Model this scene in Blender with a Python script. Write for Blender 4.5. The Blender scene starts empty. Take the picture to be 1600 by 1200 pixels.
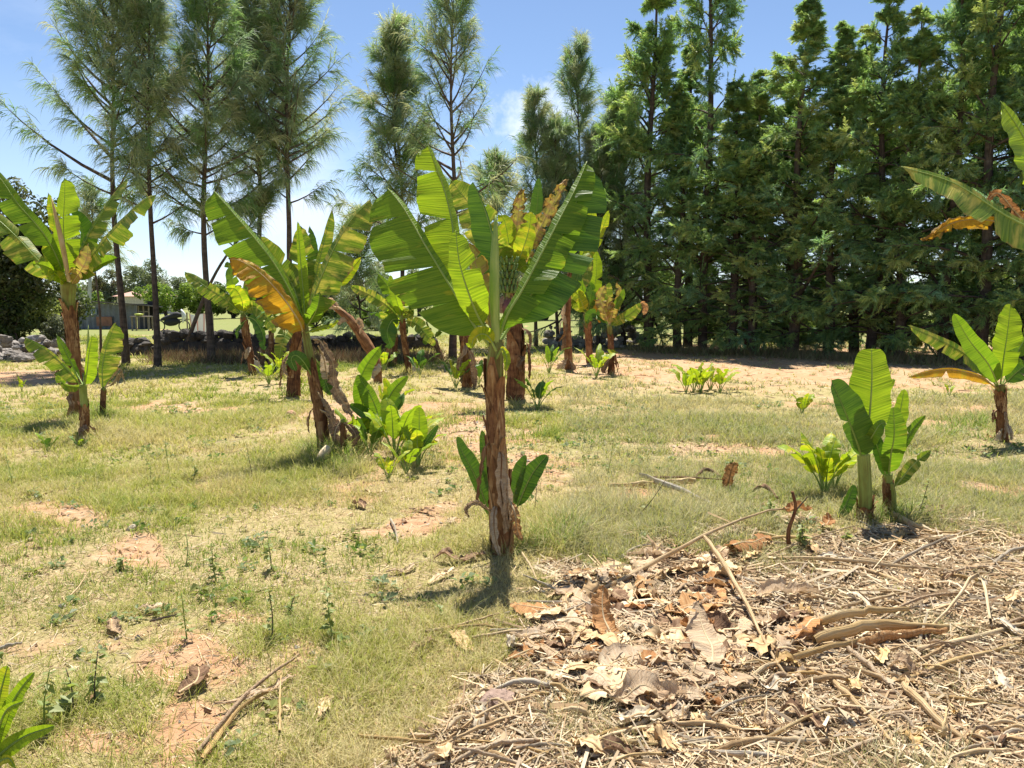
import bpy, math, random
import numpy as np
from mathutils import Vector
R = math.radians
C = bpy.context.scene.collection
sc = bpy.context.scene
# ------------------------------------------------------------------ camera, world, sun
F = 1200.0; CH = 1.6; PITCH = math.atan2(132, F)
cam = bpy.data.cameras.new('camera'); cam.sensor_width = 36; cam.lens = 36 * F / 1600
cam.clip_start = .05; cam.clip_end = 12000
camo = bpy.data.objects.new('camera', cam); C.objects.link(camo)
camo.location = (0, 0, CH); camo.rotation_euler = (math.pi / 2 - PITCH, 0, 0)
sc.camera = camo
SUN_EL, SUN_AZ = 67, -5          # in front of the camera, azimuth measured from +Y towards +X
w = bpy.data.worlds.new('World'); sc.world = w; w.use_nodes = True
nt = w.node_tree; N = nt.nodes; L = nt.links
bg = N['Background']; sky = N.new('ShaderNodeTexSky'); sky.sky_type = 'NISHITA'; sky.sun_disc = False
sky.sun_elevation = R(SUN_EL); sky.sun_rotation = R(SUN_AZ); sky.altitude = 1800; sky.air_density = 1.0; sky.dust_density = .6; sky.ozone_density = 2.2
tc = N.new('ShaderNodeTexCoord'); sep = N.new('ShaderNodeSeparateXYZ'); L.new(tc.outputs['Generated'], sep.inputs[0])
mp = N.new('ShaderNodeMapping'); mp.inputs['Scale'].default_value = (1, 1, 2.6); mp.inputs['Location'].default_value = (.30, .1, .05)
L.new(tc.outputs['Generated'], mp.inputs[0])
nz = N.new('ShaderNodeTexNoise'); nz.inputs['Scale'].default_value = 3.2; nz.inputs['Detail'].default_value = 9; nz.inputs['Roughness'].default_value = .6
L.new(mp.outputs[0], nz.inputs['Vector'])
cr = N.new('ShaderNodeMapRange'); cr.inputs[1].default_value = .50; cr.inputs[2].default_value = .66
L.new(nz.outputs['Fac'], cr.inputs[0])
el = N.new('ShaderNodeMapRange'); el.inputs[1].default_value = .34; el.inputs[2].default_value = .0; L.new(sep.outputs['Z'], el.inputs[0])
mul = N.new('ShaderNodeMath'); mul.operation = 'MULTIPLY'; L.new(cr.outputs[0], mul.inputs[0]); L.new(el.outputs[0], mul.inputs[1])
hz = N.new('ShaderNodeMapRange'); hz.inputs[1].default_value = .26; hz.inputs[2].default_value = .0; hz.inputs[4].default_value = .36; L.new(sep.outputs['Z'], hz.inputs[0])
mxx = N.new('ShaderNodeMath'); mxx.operation = 'MAXIMUM'; L.new(mul.outputs[0], mxx.inputs[0]); L.new(hz.outputs[0], mxx.inputs[1])
nz2 = N.new('ShaderNodeTexNoise'); nz2.inputs['Scale'].default_value = 16; nz2.inputs['Detail'].default_value = 8; nz2.inputs['Roughness'].default_value = .62; L.new(tc.outputs['Generated'], nz2.inputs['Vector'])
for cx_, cz_, rx_, rz_ in ((.035, .225, .075, .05), (-.25, .10, .22, .05), (-.12, .07, .12, .035)):       # three fair-weather clouds low in the sky ahead
    ma = N.new('ShaderNodeMath'); ma.operation = 'SUBTRACT'; L.new(sep.outputs['X'], ma.inputs[0]); ma.inputs[1].default_value = cx_
    mb_ = N.new('ShaderNodeMath'); mb_.operation = 'SUBTRACT'; L.new(sep.outputs['Z'], mb_.inputs[0]); mb_.inputs[1].default_value = cz_
    v = N.new('ShaderNodeCombineXYZ'); L.new(ma.outputs[0], v.inputs[0]); L.new(mb_.outputs[0], v.inputs[1]); vm = N.new('ShaderNodeVectorMath'); vm.operation = 'DIVIDE'; L.new(v.outputs[0], vm.inputs[0]); vm.inputs[1].default_value = (rx_, rz_, 1)
    ln_ = N.new('ShaderNodeVectorMath'); ln_.operation = 'LENGTH'; L.new(vm.outputs[0], ln_.inputs[0]); sb = N.new('ShaderNodeMath'); sb.operation = 'MULTIPLY_ADD'; L.new(nz2.outputs['Fac'], sb.inputs[0]); sb.inputs[1].default_value = 3.2; sb.inputs[2].default_value = -.95
    df = N.new('ShaderNodeMath'); df.operation = 'SUBTRACT'; L.new(sb.outputs[0], df.inputs[0]); L.new(ln_.outputs['Value'], df.inputs[1]); mr = N.new('ShaderNodeMapRange'); mr.inputs[1].default_value = -.25; mr.inputs[2].default_value = .5; L.new(df.outputs[0], mr.inputs[0])
    yp = N.new('ShaderNodeMath'); yp.operation = 'GREATER_THAN'; L.new(sep.outputs['Y'], yp.inputs[0]); yp.inputs[1].default_value = 0; mm_ = N.new('ShaderNodeMath'); mm_.operation = 'MULTIPLY'; L.new(mr.outputs[0], mm_.inputs[0]); L.new(yp.outputs[0], mm_.inputs[1])
    m2 = N.new('ShaderNodeMath'); m2.operation = 'MAXIMUM'; L.new(mm_.outputs[0], m2.inputs[0]); L.new(mxx.outputs[0], m2.inputs[1]); mxx = m2
mix = N.new('ShaderNodeMix'); mix.data_type = 'RGBA'; L.new(mxx.outputs[0], mix.inputs[0]); L.new(sky.outputs[0], mix.inputs[6])
mix.inputs[7].default_value = (5.8, 6.6, 8.0, 1)
L.new(mix.outputs[2], bg.inputs['Color']); bg.inputs['Strength'].default_value = .077
sl = bpy.data.lights.new('sun', 'SUN'); sl.energy = 5.0; sl.angle = R(.5); sl.color = (1, .95, .86)
so = bpy.data.objects.new('sun', sl); C.objects.link(so)
sd = Vector((math.sin(R(SUN_AZ)) * math.cos(R(SUN_EL)), math.cos(R(SUN_AZ)) * math.cos(R(SUN_EL)), math.sin(R(SUN_EL))))
so.rotation_euler = sd.to_track_quat('Z', 'Y').to_euler(); so.location = (0, 10, 30)
sc.view_settings.view_transform = 'Standard'; sc.view_settings.look = 'None'; sc.view_settings.gamma = 1
sc.view_settings.exposure = 1.10
sc.render.engine = 'CYCLES'
cy = sc.cycles; cy.max_bounces = 6; cy.diffuse_bounces = 3; cy.glossy_bounces = 2; cy.transmission_bounces = 4; cy.transparent_max_bounces = 4
cy.use_denoising = True; cy.denoiser = 'OPENIMAGEDENOISE'; cy.use_adaptive_sampling = False
cy.caustics_reflective = False; cy.caustics_refractive = False

# ------------------------------------------------------------------ helpers
CU = np.array((0, math.sin(PITCH), math.cos(PITCH))); CF = np.array((0, math.cos(PITCH), -math.sin(PITCH))); CR = np.array((1., 0, 0)); CO = np.array((0, 0, CH))
def ray(x, y): return CR * (x - 800) / F + CU * (600 - y) / F + CF
def at(x, y, Y):                      # point on the plane at distance Y
    d = ray(x, y); return CO + d * (Y / d[1])
def hash2(ix, iy, seed):
    h = (ix * 374761393 + iy * 668265263 + seed * 1442695041) & 0xffffffff
    h = ((h ^ (h >> 13)) * 1274126177) & 0xffffffff
    return ((h ^ (h >> 16)) & 0xffff) / 65535.0
def vn(x, y, s, seed=0):              # value noise 0..1
    x = np.asarray(x, float) / s + 1000; y = np.asarray(y, float) / s + 1000
    ix = np.floor(x).astype(np.int64); iy = np.floor(y).astype(np.int64); fx = x - ix; fy = y - iy
    fx = fx * fx * (3 - 2 * fx); fy = fy * fy * (3 - 2 * fy)
    a = hash2(ix, iy, seed); b = hash2(ix + 1, iy, seed); c = hash2(ix, iy + 1, seed); d = hash2(ix + 1, iy + 1, seed)
    return (a * (1 - fx) + b * fx) * (1 - fy) + (c * (1 - fx) + d * fx) * fy
def gz(x, y):
    x = np.asarray(x, float); y = np.asarray(y, float)
    r = np.hypot(x, y); fade = np.clip(1.6 - r / 28, 0, 1)
    z = (vn(x, y, 1.7, 1) - .5) * .07 + (vn(x, y, .45, 2) - .5) * .03 + (vn(x, y, .13, 3) - .5) * .014
    return z * fade
def ground(x, y):
    d = ray(x, y); p = CO + d * (-CH / d[2]); p[2] = float(gz(p[0], p[1])); return p
def gY(x, y): return ground(x, y)[1]
def proj(P):
    P = np.asarray(P, float) - CO; zc = P @ CF
    return 800 + F * (P @ CR) / zc, 600 - F * (P @ CU) / zc
ORG = {}
def tag(o, label, cat, group=None, kind=None):
    if label: o['label'] = label
    if cat: o['category'] = cat
    if group: o['group'] = group
    if kind: o['kind'] = kind
    return o
def thing(name, loc, label, cat, group=None):
    o = bpy.data.objects.new(name, None); o.empty_display_size = .2; C.objects.link(o); o.location = tuple(loc); ORG[o.name] = np.array(loc, float)
    return tag(o, label, cat, group)
def obj(name, V, Fs, mat, parent=None, uv=None, uv2=None, col=None, smooth=True, origin=None):
    """one mesh object from numpy arrays; Fs is a list of (M,3)/(M,4) index arrays; V in world space"""
    V = np.asarray(V, float)
    if parent is not None: org = ORG[parent.name]
    else: org = np.array(origin, float) if origin is not None else np.array([V[:, 0].mean(), V[:, 1].mean(), V[:, 2].min()])
    if not isinstance(Fs, list): Fs = [Fs]
    Fs = [np.asarray(f, np.int32) for f in Fs if len(f)]
    me = bpy.data.meshes.new(name)
    me.vertices.add(len(V)); me.vertices.foreach_set('co', (V - org).astype(np.float32).ravel())
    loops = np.concatenate([f.ravel() for f in Fs]); tot = np.concatenate([np.full(len(f), f.shape[1], np.int32) for f in Fs])
    st = np.concatenate([[0], np.cumsum(tot)[:-1]]).astype(np.int32)
    me.loops.add(len(loops)); me.loops.foreach_set('vertex_index', loops.astype(np.int32))
    me.polygons.add(len(tot)); me.polygons.foreach_set('loop_start', st); me.polygons.foreach_set('loop_total', tot)
    me.polygons.foreach_set('use_smooth', np.full(len(tot), smooth, bool))
    me.update(calc_edges=True)
    if uv is not None: l = me.uv_layers.new(name='UVMap'); l.data.foreach_set('uv', np.asarray(uv, np.float32)[loops].ravel())
    if uv2 is not None: l = me.uv_layers.new(name='edge'); l.data.foreach_set('uv', np.asarray(uv2, np.float32)[loops].ravel())
    if col is not None:
        c = np.ones((len(V), 4), np.float32); c[:, :3] = col
        a = me.color_attributes.new('Col', 'FLOAT_COLOR', 'POINT'); a.data.foreach_set('color', c.ravel())
    me.materials.append(mat)
    o = bpy.data.objects.new(name, me); C.objects.link(o)
    if parent is not None: o.parent = parent
    else: o.location = tuple(org)
    ORG[o.name] = org
    return o
def spline(P, n):                     # Catmull-Rom, resampled to equal arc length
    P = np.asarray(P, float); k = len(P)
    if k == 2: P = np.array([P[0], (P[0] + P[1]) / 2, P[1]]); k = 3
    Q = np.vstack([2 * P[0] - P[1], P, 2 * P[-1] - P[-2]]); out = []
    for i in range(k - 1):
        t = np.linspace(0, 1, 24, endpoint=False)[:, None]; a, b, c, d = Q[i:i + 4]
        out.append(.5 * ((2 * b) + (c - a) * t + (2 * a - 5 * b + 4 * c - d) * t ** 2 + (3 * b - a - 3 * c + d) * t ** 3))
    D = np.vstack(out + [P[-1:]]); s = np.concatenate([[0], np.cumsum(np.linalg.norm(np.diff(D, axis=0), axis=1))])
    u = np.linspace(0, s[-1], n); return np.stack([np.interp(u, s, D[:, j]) for j in range(3)], 1), s[-1]
def unit(v): return v / (np.linalg.norm(v, axis=-1, keepdims=True) + 1e-9)
def tube(P, rad, n=8, cap=True, rough=0, rng=None, flat=1.0):
    P = np.asarray(P, float); m = len(P); rad = np.broadcast_to(rad, (m,)).astype(float)
    T = unit(np.gradient(P, axis=0)); ref = np.array((0, 1., 0)) if abs(T[m // 2][1]) < .9 else np.array((1., 0, 0))
    A = unit(np.cross(T, ref)); B = np.cross(T, A)
    th = np.linspace(0, 2 * np.pi, n + 1); rr = np.ones((m, n + 1))
    if rough and rng is not None:
        q = 1 + rough * (rng.rand(m, n + 1) - .5) * 2; q[:, -1] = q[:, 0]; rr *= q
    V = P[:, None] + (A[:, None] * np.cos(th)[None, :, None] + flat * B[:, None] * np.sin(th)[None, :, None]) * (rad[:, None] * rr)[..., None]
    s = np.concatenate([[0], np.cumsum(np.linalg.norm(np.diff(P, axis=0), axis=1))])
    uv = np.stack(np.broadcast_arrays((th / 6.2832)[None, :], s[:, None]), -1).reshape(-1, 2)
    i = np.arange((m - 1) * n); r = i // n; c = i % n; a = r * (n + 1) + c
    Fq = np.stack([a, a + 1, a + n + 2, a + n + 1], 1); V = V.reshape(-1, 3); Fl = [Fq]
    if cap:
        V = np.vstack([V, P[-1:]]); uv = np.vstack([uv, [[.5, s[-1]]]]); b = (m - 1) * (n + 1); k = np.arange(n)
        Fl.append(np.stack([b + k, b + k + 1, np.full(n, len(V) - 1)], 1))
    return V, Fl, uv
def join(parts):                      # parts: list of (V, [F..], uv or None, col or None)
    Vs, F3, F4, us, cs, o = [], [], [], [], [], 0
    for p in parts:
        V, Fl = p[0], p[1]
        for f in Fl: (F3 if np.asarray(f).shape[1] == 3 else F4).append(np.asarray(f) + o)
        Vs.append(V); o += len(V)
        if len(p) > 2 and p[2] is not None: us.append(p[2])
        if len(p) > 3 and p[3] is not None: cs.append(np.broadcast_to(p[3], (len(V), 3)))
    Fl = ([np.vstack(F3)] if F3 else []) + ([np.vstack(F4)] if F4 else [])
    return np.vstack(Vs), Fl, (np.vstack(us) if us else None), (np.vstack(cs) if cs else None)
# ------------------------------------------------------------------ materials
class M:
    def __init__(s, name):
        s.m = bpy.data.materials.new(name); s.m.use_nodes = True; s.t = s.m.node_tree; s.n = s.t.nodes; s.b = s.n['Principled BSDF']; s.out = s.n['Material Output']
    def add(s, t, **kw):
        n = s.n.new('ShaderNode' + t)
        for k, v in kw.items():
            if k in n.inputs: n.inputs[k].default_value = v
            else: setattr(n, k, v)
        return n
    def link(s, a, b): s.t.links.new(a, b)
    def noise(s, vec, scale, detail=4, rough=.6, mapscale=None):
        if mapscale:
            m = s.add('Mapping'); m.inputs['Scale'].default_value = mapscale; s.link(vec, m.inputs[0]); vec = m.outputs[0]
        n = s.add('TexNoise', Scale=scale, Detail=detail, Roughness=rough); s.link(vec, n.inputs['Vector']); return n.outputs['Fac']
    def ramp(s, fac, stops):
        r = s.add('ValToRGB'); e = r.color_ramp.elements
        while len(e) < len(stops): e.new(.5)
        for i, (p, c) in enumerate(stops): e[i].position = p; e[i].color = (*c, 1) if len(c) == 3 else c
        s.link(fac, r.inputs[0]); return r.outputs[0]
    def mixc(s, fac, a, b, mode='MIX'):
        m = s.add('Mix', data_type='RGBA', blend_type=mode)
        for v, i in ((fac, 0), (a, 6), (b, 7)):
            if isinstance(v, (int, float)): m.inputs[i].default_value = v
            elif isinstance(v, tuple): m.inputs[i].default_value = (*v, 1)
            else: s.link(v, m.inputs[i])
        return m.outputs[2]
    def maprange(s, v, a, b, c=0, d=1):
        m = s.add('MapRange'); s.link(v, m.inputs[0])
        for i, x in enumerate((a, b, c, d)): m.inputs[i + 1].default_value = x
        return m.outputs[0]
    def math(s, op, a, b):
        m = s.add('Math', operation=op)
        for i, v in enumerate((a, b)):
            if isinstance(v, (int, float)): m.inputs[i].default_value = v
            else: s.link(v, m.inputs[i])
        return m.outputs[0]
    def bump(s, h, strength=.3, dist=.02):
        b = s.add('Bump', Strength=strength, Distance=dist); s.link(h, b.inputs['Height']); s.link(b.outputs[0], s.b.inputs['Normal']); return b.outputs[0]
    def translucent(s, color, fac, nrm=None, tint=(1, 1, 1)):
        t = s.add('BsdfTranslucent'); c = s.mixc(1.0, color, tint, 'MULTIPLY'); s.link(c, t.inputs['Color'])
        if nrm is not None: s.link(nrm, t.inputs['Normal'])
        x = s.add('MixShader'); x.inputs[0].default_value = fac; s.link(s.b.outputs[0], x.inputs[1]); s.link(t.outputs[0], x.inputs[2]); s.link(x.outputs[0], s.out.inputs[0])
def leaf_mat(name, dark, light, yellow=(.42, .40, .04), yamt=.25, brown=.12, tfac=.54, rough=.43):
    m = M(name); uv = m.add('UVMap', uv_map='UVMap').outputs[0]; ed = m.add('UVMap', uv_map='edge').outputs[0]
    oi = m.add('ObjectInfo').outputs['Random']
    off = m.add('VectorMath', operation='ADD'); m.link(uv, off.inputs[0]); cmb = m.add('CombineXYZ'); m.link(m.math('MULTIPLY', oi, 50), cmb.inputs[0]); m.link(m.math('MULTIPLY', oi, 31), cmb.inputs[1]); m.link(cmb.outputs[0], off.inputs[1])
    u = off.outputs[0]
    streak = m.noise(u, 1, 3, .6, (2.5, 90, 1)); broad = m.noise(u, 1, 3, .55, (5, 9, 1)); patch = m.noise(u, 1, 5, .6, (4, 14, 1))
    c = m.mixc(m.maprange(streak, .40, .60), dark, light)
    c = m.mixc(m.maprange(broad, .42, .72, 0, .6), c, light)
    c = m.mixc(m.maprange(patch, .66 - .32 * yamt, .80 - .32 * yamt), c, yellow)
    se = m.add('SeparateXYZ'); m.link(ed, se.inputs[0])
    e2 = m.math('ADD', se.outputs[0], m.math('MULTIPLY', m.math('SUBTRACT', m.noise(u, 1, 6, .65, (18, 18, 1)), .5), .9))
    c = m.mixc(m.maprange(e2, 1.18 - brown, 1.30 - brown), c, (.32, .20, .06))
    m.link(c, m.b.inputs['Base Color']); m.b.inputs['Roughness'].default_value = rough; m.b.inputs['Specular IOR Level'].default_value = .4
    nr = m.bump(streak, .55, .012); m.translucent(c, tfac, nr, (1.0, 1.0, .55)); return m.m
LM = {
 'g': leaf_mat('banana_leaf_green', (.10, .205, .012), (.20, .315, .024), yamt=.16, brown=.10),
 'd': leaf_mat('banana_leaf_dark', (.045, .125, .012), (.10, .20, .020), yamt=.02, brown=.05, tfac=.3),
 'l': leaf_mat('banana_leaf_light', (.18, .30, .012), (.32, .44, .025), yamt=.12, brown=.08, tfac=.5),
 'v': leaf_mat('banana_leaf_scorched', (.085, .17, .012), (.21, .29, .03), (.52, .47, .10), .52, .22, tfac=.4),
 'y': leaf_mat('banana_leaf_yellow', (.22, .34, .014), (.37, .46, .025), (.58, .54, .04), .5, .14, tfac=.5),
 'o': leaf_mat('banana_leaf_orange', (.48, .25, .02), (.62, .33, .03), (.50, .42, .05), .45, .34, tfac=.45, rough=.6),
 'b': leaf_mat('banana_leaf_browning', (.30, .17, .08), (.42, .26, .13), (.45, .40, .10), .75, .45, tfac=.35, rough=.7),
}
def fiber_mat(name, stops, scale=(60, 3, 1), rough=.8, tfac=0, bump=.5):
    m = M(name); uv = m.add('UVMap', uv_map='UVMap').outputs[0]; oi = m.add('ObjectInfo').outputs['Random']
    off = m.add('VectorMath', operation='ADD'); cmb = m.add('CombineXYZ'); m.link(m.math('MULTIPLY', oi, 40), cmb.inputs[1]); m.link(m.math('MULTIPLY', oi, 17), cmb.inputs[0]); m.link(uv, off.inputs[0]); m.link(cmb.outputs[0], off.inputs[1])
    u = off.outputs[0]; f1 = m.noise(u, 1, 5, .65, scale); f2 = m.noise(u, 1, 4, .6, (scale[0] * .12, scale[1] * 2.2, 1))
    f = m.math('ADD', m.math('MULTIPLY', f1, .55), m.math('MULTIPLY', f2, .45))
    f = m.math('ADD', f, m.math('MULTIPLY', m.math('SUBTRACT', oi, .5), .16))
    c = m.ramp(f, stops); m.link(c, m.b.inputs['Base Color']); m.b.inputs['Roughness'].default_value = rough; m.b.inputs['Specular IOR Level'].default_value = .25
    nr = m.bump(f1, bump, .02)
    if tfac: m.translucent(c, tfac, nr)
    return m.m
STEM = fiber_mat('pseudostem_fibre', [(.32, (.035, .014, .008)), (.45, (.13, .052, .022)), (.57, (.27, .13, .055)), (.72, (.44, .30, .15))], (26, 3.5, 1))
STEMG = fiber_mat('pseudostem_green', [(.32, (.11, .06, .02)), (.44, (.19, .17, .035)), (.56, (.25, .30, .06)), (.7, (.36, .38, .11))], (18, 2, 1), .5)
SHEATH = fiber_mat('dry_sheath', [(.32, (.05, .02, .01)), (.45, (.19, .085, .032)), (.57, (.36, .20, .085)), (.72, (.54, .41, .24))], (30, 4, 1), .75)
PETI = fiber_mat('petiole_green', [(.3, (.14, .22, .04)), (.5, (.26, .36, .08)), (.7, (.40, .46, .14))], (10, 3, 1), .45)
DRYL = fiber_mat('dry_banana_leaf', [(.28, (.26, .155, .09)), (.43, (.47, .33, .20)), (.56, (.58, .44, .29)), (.72, (.66, .57, .42))], (8, 60, 1), .8, .25, .7)
DRYD = fiber_mat('dark_dry_leaf', [(.28, (.06, .035, .02)), (.45, (.20, .115, .065)), (.58, (.33, .215, .13)), (.72, (.48, .37, .26))], (8, 60, 1), .85, .15, .7)
DRYO = fiber_mat('rust_dry_leaf', [(.28, (.16, .06, .02)), (.45, (.40, .19, .07)), (.58, (.55, .31, .13)), (.72, (.62, .45, .25))], (8, 50, 1), .75, .25, .7)
STALK = fiber_mat('straw_stalk', [(.28, (.26, .15, .07)), (.43, (.47, .32, .16)), (.56, (.60, .45, .26)), (.72, (.68, .57, .38))], (20, 3, 1), .7)
STALKO = fiber_mat('amber_stalk', [(.28, (.24, .13, .045)), (.43, (.45, .29, .11)), (.56, (.57, .41, .20)), (.72, (.63, .52, .32))], (20, 3, 1), .6)
BARK = fiber_mat('bark', [(.3, (.03, .022, .017)), (.45, (.075, .055, .042)), (.6, (.14, .105, .08)), (.75, (.22, .18, .14))], (14, 5, 1), .9)
CUT = fiber_mat('cut_pale_stem', [(.3, (.26, .20, .13)), (.5, (.44, .37, .27)), (.7, (.56, .50, .40))], (14, 5, 1), .7)
def vcol_mat(name, tfac=.35, rough=.6, spec=.3, tint=(1, 1, .6), noise=0):
    m = M(name); a = m.add('VertexColor', layer_name='Col').outputs[0]; c = a
    if noise:
        g = m.add('NewGeometry').outputs['Position']; c = m.mixc(1.0, a, m.ramp(m.noise(g, noise, 5, .65), [(.3, (.55, .55, .55)), (.7, (1.3, 1.3, 1.3))]), 'MULTIPLY')
    m.link(c, m.b.inputs['Base Color']); m.b.inputs['Roughness'].default_value = rough; m.b.inputs['Specular IOR Level'].default_value = spec
    if tfac: m.translucent(c, tfac, None, tint)
    return m.m
GRASSM = vcol_mat('grass_blade', .45, .6, .2, (1, 1, .7)); NEEDLE = vcol_mat('needle_foliage', .5, .5, .4, (1, 1, .7)); FOLI = vcol_mat('leaf_foliage', .5, .5, .35, (1, 1, .6))
STRAWM = vcol_mat('straw_bits', .15, .8, .15, (1, 1, 1))
def rock_mat(name, a, b, c):
    m = M(name); g = m.add('NewGeometry').outputs['Position']; oi = m.add('ObjectInfo').outputs['Random']
    n1 = m.noise(g, 3, 8, .7); n2 = m.noise(g, 22, 6, .7)
    f = m.math('ADD', m.math('MULTIPLY', n1, .6), m.math('MULTIPLY', n2, .4)); f = m.math('ADD', f, m.math('MULTIPLY', m.math('SUBTRACT', oi, .5), .18))
    m.link(m.ramp(f, [(.33, a), (.5, b), (.68, c)]), m.b.inputs['Base Color']); m.b.inputs['Roughness'].default_value = .9
    m.bump(n2, .8, .05); return m.m
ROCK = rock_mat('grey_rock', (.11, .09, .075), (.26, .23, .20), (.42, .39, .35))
ROCKD = rock_mat('shaded_wall_stone', (.025, .02, .017), (.055, .046, .038), (.10, .088, .074))  # wall stands in tree shade; that shade is put into the stone colour
def plain(name, col, rough=.6, metal=0, noise=6, amp=.25, bump=.1):
    m = M(name); g = m.add('NewGeometry').outputs['Position']; f = m.noise(g, noise, 6, .65)
    lo = tuple(x * (1 - amp) for x in col); hi = tuple(min(1, x * (1 + amp)) for x in col)
    m.link(m.ramp(f, [(.3, lo), (.7, hi)]), m.b.inputs['Base Color']); m.b.inputs['Roughness'].default_value = rough; m.b.inputs['Metallic'].default_value = metal
    m.bump(f, bump, .02); return m.m
def ground_mat():
    m = M('ground_soil'); g = m.add('NewGeometry').outputs['Position']; a = m.add('VertexColor', layer_name='Col').outputs[0]
    se = m.add('SeparateColor'); m.link(a, se.inputs[0])
    n1 = m.noise(g, .9, 8, .65); n2 = m.noise(g, 9, 8, .7); n3 = m.noise(g, 55, 5, .7); n4 = m.noise(g, 120, 4, .7, (1, .25, 1)); n5 = m.noise(g, .35, 5, .6)
    soil = m.ramp(n2, [(.28, (.21, .125, .07)), (.48, (.41, .28, .165)), (.66, (.53, .40, .26)), (.8, (.58, .46, .33))])
    soil = m.mixc(m.maprange(n1, .38, .60, 0, .75), soil, (.46, .25, .135))
    thatch = m.ramp(n3, [(.3, (.15, .105, .05)), (.5, (.35, .265, .135)), (.68, (.49, .39, .22))])
    thatch = m.mixc(m.maprange(n5, .42, .62, 0, .55), thatch, (.24, .25, .075))
    thatch = m.mixc(m.maprange(n4, .55, .62, 0, .6), thatch, (.52, .44, .25))
    thatch = m.mixc(m.math('MULTIPLY', se.outputs[2], .8), thatch, m.ramp(n2, [(.3, (.10, .14, .035)), (.7, (.22, .25, .08))]))
    litter = m.ramp(n3, [(.3, (.14, .09, .055)), (.5, (.36, .27, .17)), (.7, (.55, .46, .31))])
    jag = m.math('MULTIPLY', m.math('SUBTRACT', n2, .5), .9)
    c = m.mixc(m.maprange(m.math('ADD', se.outputs[0], jag), .35, .6), thatch, soil)
    c = m.mixc(m.maprange(m.math('ADD', se.outputs[1], jag), .4, .6), c, litter)
    m.link(c, m.b.inputs['Base Color']); m.b.inputs['Roughness'].default_value = .95; m.b.inputs['Specular IOR Level'].default_value = .1
    m.bump(m.math('ADD', m.math('MULTIPLY', n2, .6), m.math('MULTIPLY', n3, .4)), .9, .04); return m.m
# ------------------------------------------------------------------ ground
BARE = [(275,1110,70,85),(270,1040,90,35),(20,990,50,35),(430,1040,50,30),(200,870,55,30),(690,660,90,36),(640,740,110,26),(700,690,130,24),(850,740,60,30),(760,1010,60,26),
        (1330,574,480,30),(1060,556,160,14),(560,640,100,20),(330,640,120,12),(1010,770,90,16),(100,800,60,10),(1380,640,150,10),(640,830,60,20),(70,590,90,14),(1150,700,120,8),(640,690,70,14),(160,1000,70,20),(330,980,60,20),(1500,770,90,14),(680,790,60,16),(360,770,60,10),(560,900,60,12),(780,1100,60,30),(100,1150,40,25)]
LIT = [(500,1230),(670,1150),(745,1100),(790,1040),(820,965),(890,905),(1000,868),(1080,862),(1250,846),(1420,838),(1700,826),(2300,900),(2300,2600),(-300,2600),(150,1500)]
def inpoly(x, y, poly):
    ins = np.zeros(np.shape(x), bool); n = len(poly)
    for i in range(n):
        x1, y1 = poly[i]; x2, y2 = poly[(i + 1) % n]
        c = ((y1 > y) != (y2 > y)) & (x < (x2 - x1) * (y - y1) / (y2 - y1 + 1e-9) + x1); ins ^= c
    return ins
def masks(x, y):                      # bare soil and litter amounts at a ground position
    x = np.asarray(x, float); y = np.asarray(y, float); yy = np.maximum(y, .35)
    px, py = proj(np.stack([x, yy, np.zeros_like(x)], -1))
    b = np.zeros_like(x); x0_, y0_ = px, py; qs = 900 / np.maximum(yy, 2); px = px + (vn(x, y, .5, 41) - .5) * .55 * qs + (vn(x, y, .16, 43) - .5) * .2 * qs; py = py + ((vn(x, y, .5, 42) - .5) * .22 + (vn(x, y, .16, 44) - .5) * .1) * qs
    for (cx, cy, rx, ry) in BARE: b = np.maximum(b, 1.25 - ((px - cx) / rx) ** 2 * .6 - ((py - cy) / ry) ** 2 * .6)
    b = np.clip(b, 0, 1); b = np.clip(b * np.where(y > 13, .95, .62) + (vn(x, y, .7, 9) - .53) * .9 + (vn(x, y, .21, 10) - .5) * .8, 0, 1)
    jx = (vn(x, y, .35, 5) - .5) * 90 + (vn(x, y, .1, 45) - .5) * 70; jy = (vn(x, y, .3, 6) - .5) * 70 + (vn(x, y, .1, 46) - .5) * 40; px, py = x0_, y0_
    l = inpoly(px + jx, py + jy, LIT).astype(float) * (y > -3)
    return b * (1 - l), l
def geo(a, g, end):
    out = [a]; s = g
    while out[-1] < end: out.append(out[-1] + s); s *= 1.09
    return np.array(out)
xs = np.arange(-8, 8.01, .05); right_ = geo(8, .06, 5000)[1:]; xs = np.concatenate([-right_[::-1], xs, right_])
ys = np.arange(1.2, 12, .045); yf = geo(12, .055, 6000)[1:]; yb = geo(0, .06, 300)[1:]; ys = np.concatenate([1.2 - yb[::-1], ys, yf])
X, Y = np.meshgrid(xs, ys); Z = gz(X, Y); b, l = masks(X.ravel(), Y.ravel())
Z = Z + l.reshape(Z.shape) * .02 * vn(X, Y, .3, 8)
nx, ny = len(xs), len(ys); i = np.arange((nx - 1) * (ny - 1)); r = i // (nx - 1); c = i % (nx - 1); a = r * nx + c
GR = obj('ground', np.stack([X, Y, Z], -1).reshape(-1, 3), np.stack([a, a + 1, a + nx + 1, a + nx], 1), ground_mat(), col=np.stack([b, l, np.clip((Y.ravel() - 23) / 9, 0, 1)], -1), origin=(0, 0, 0))
tag(GR, 'dry reddish soil of the plot under thin grass', 'ground', kind='structure')
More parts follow.
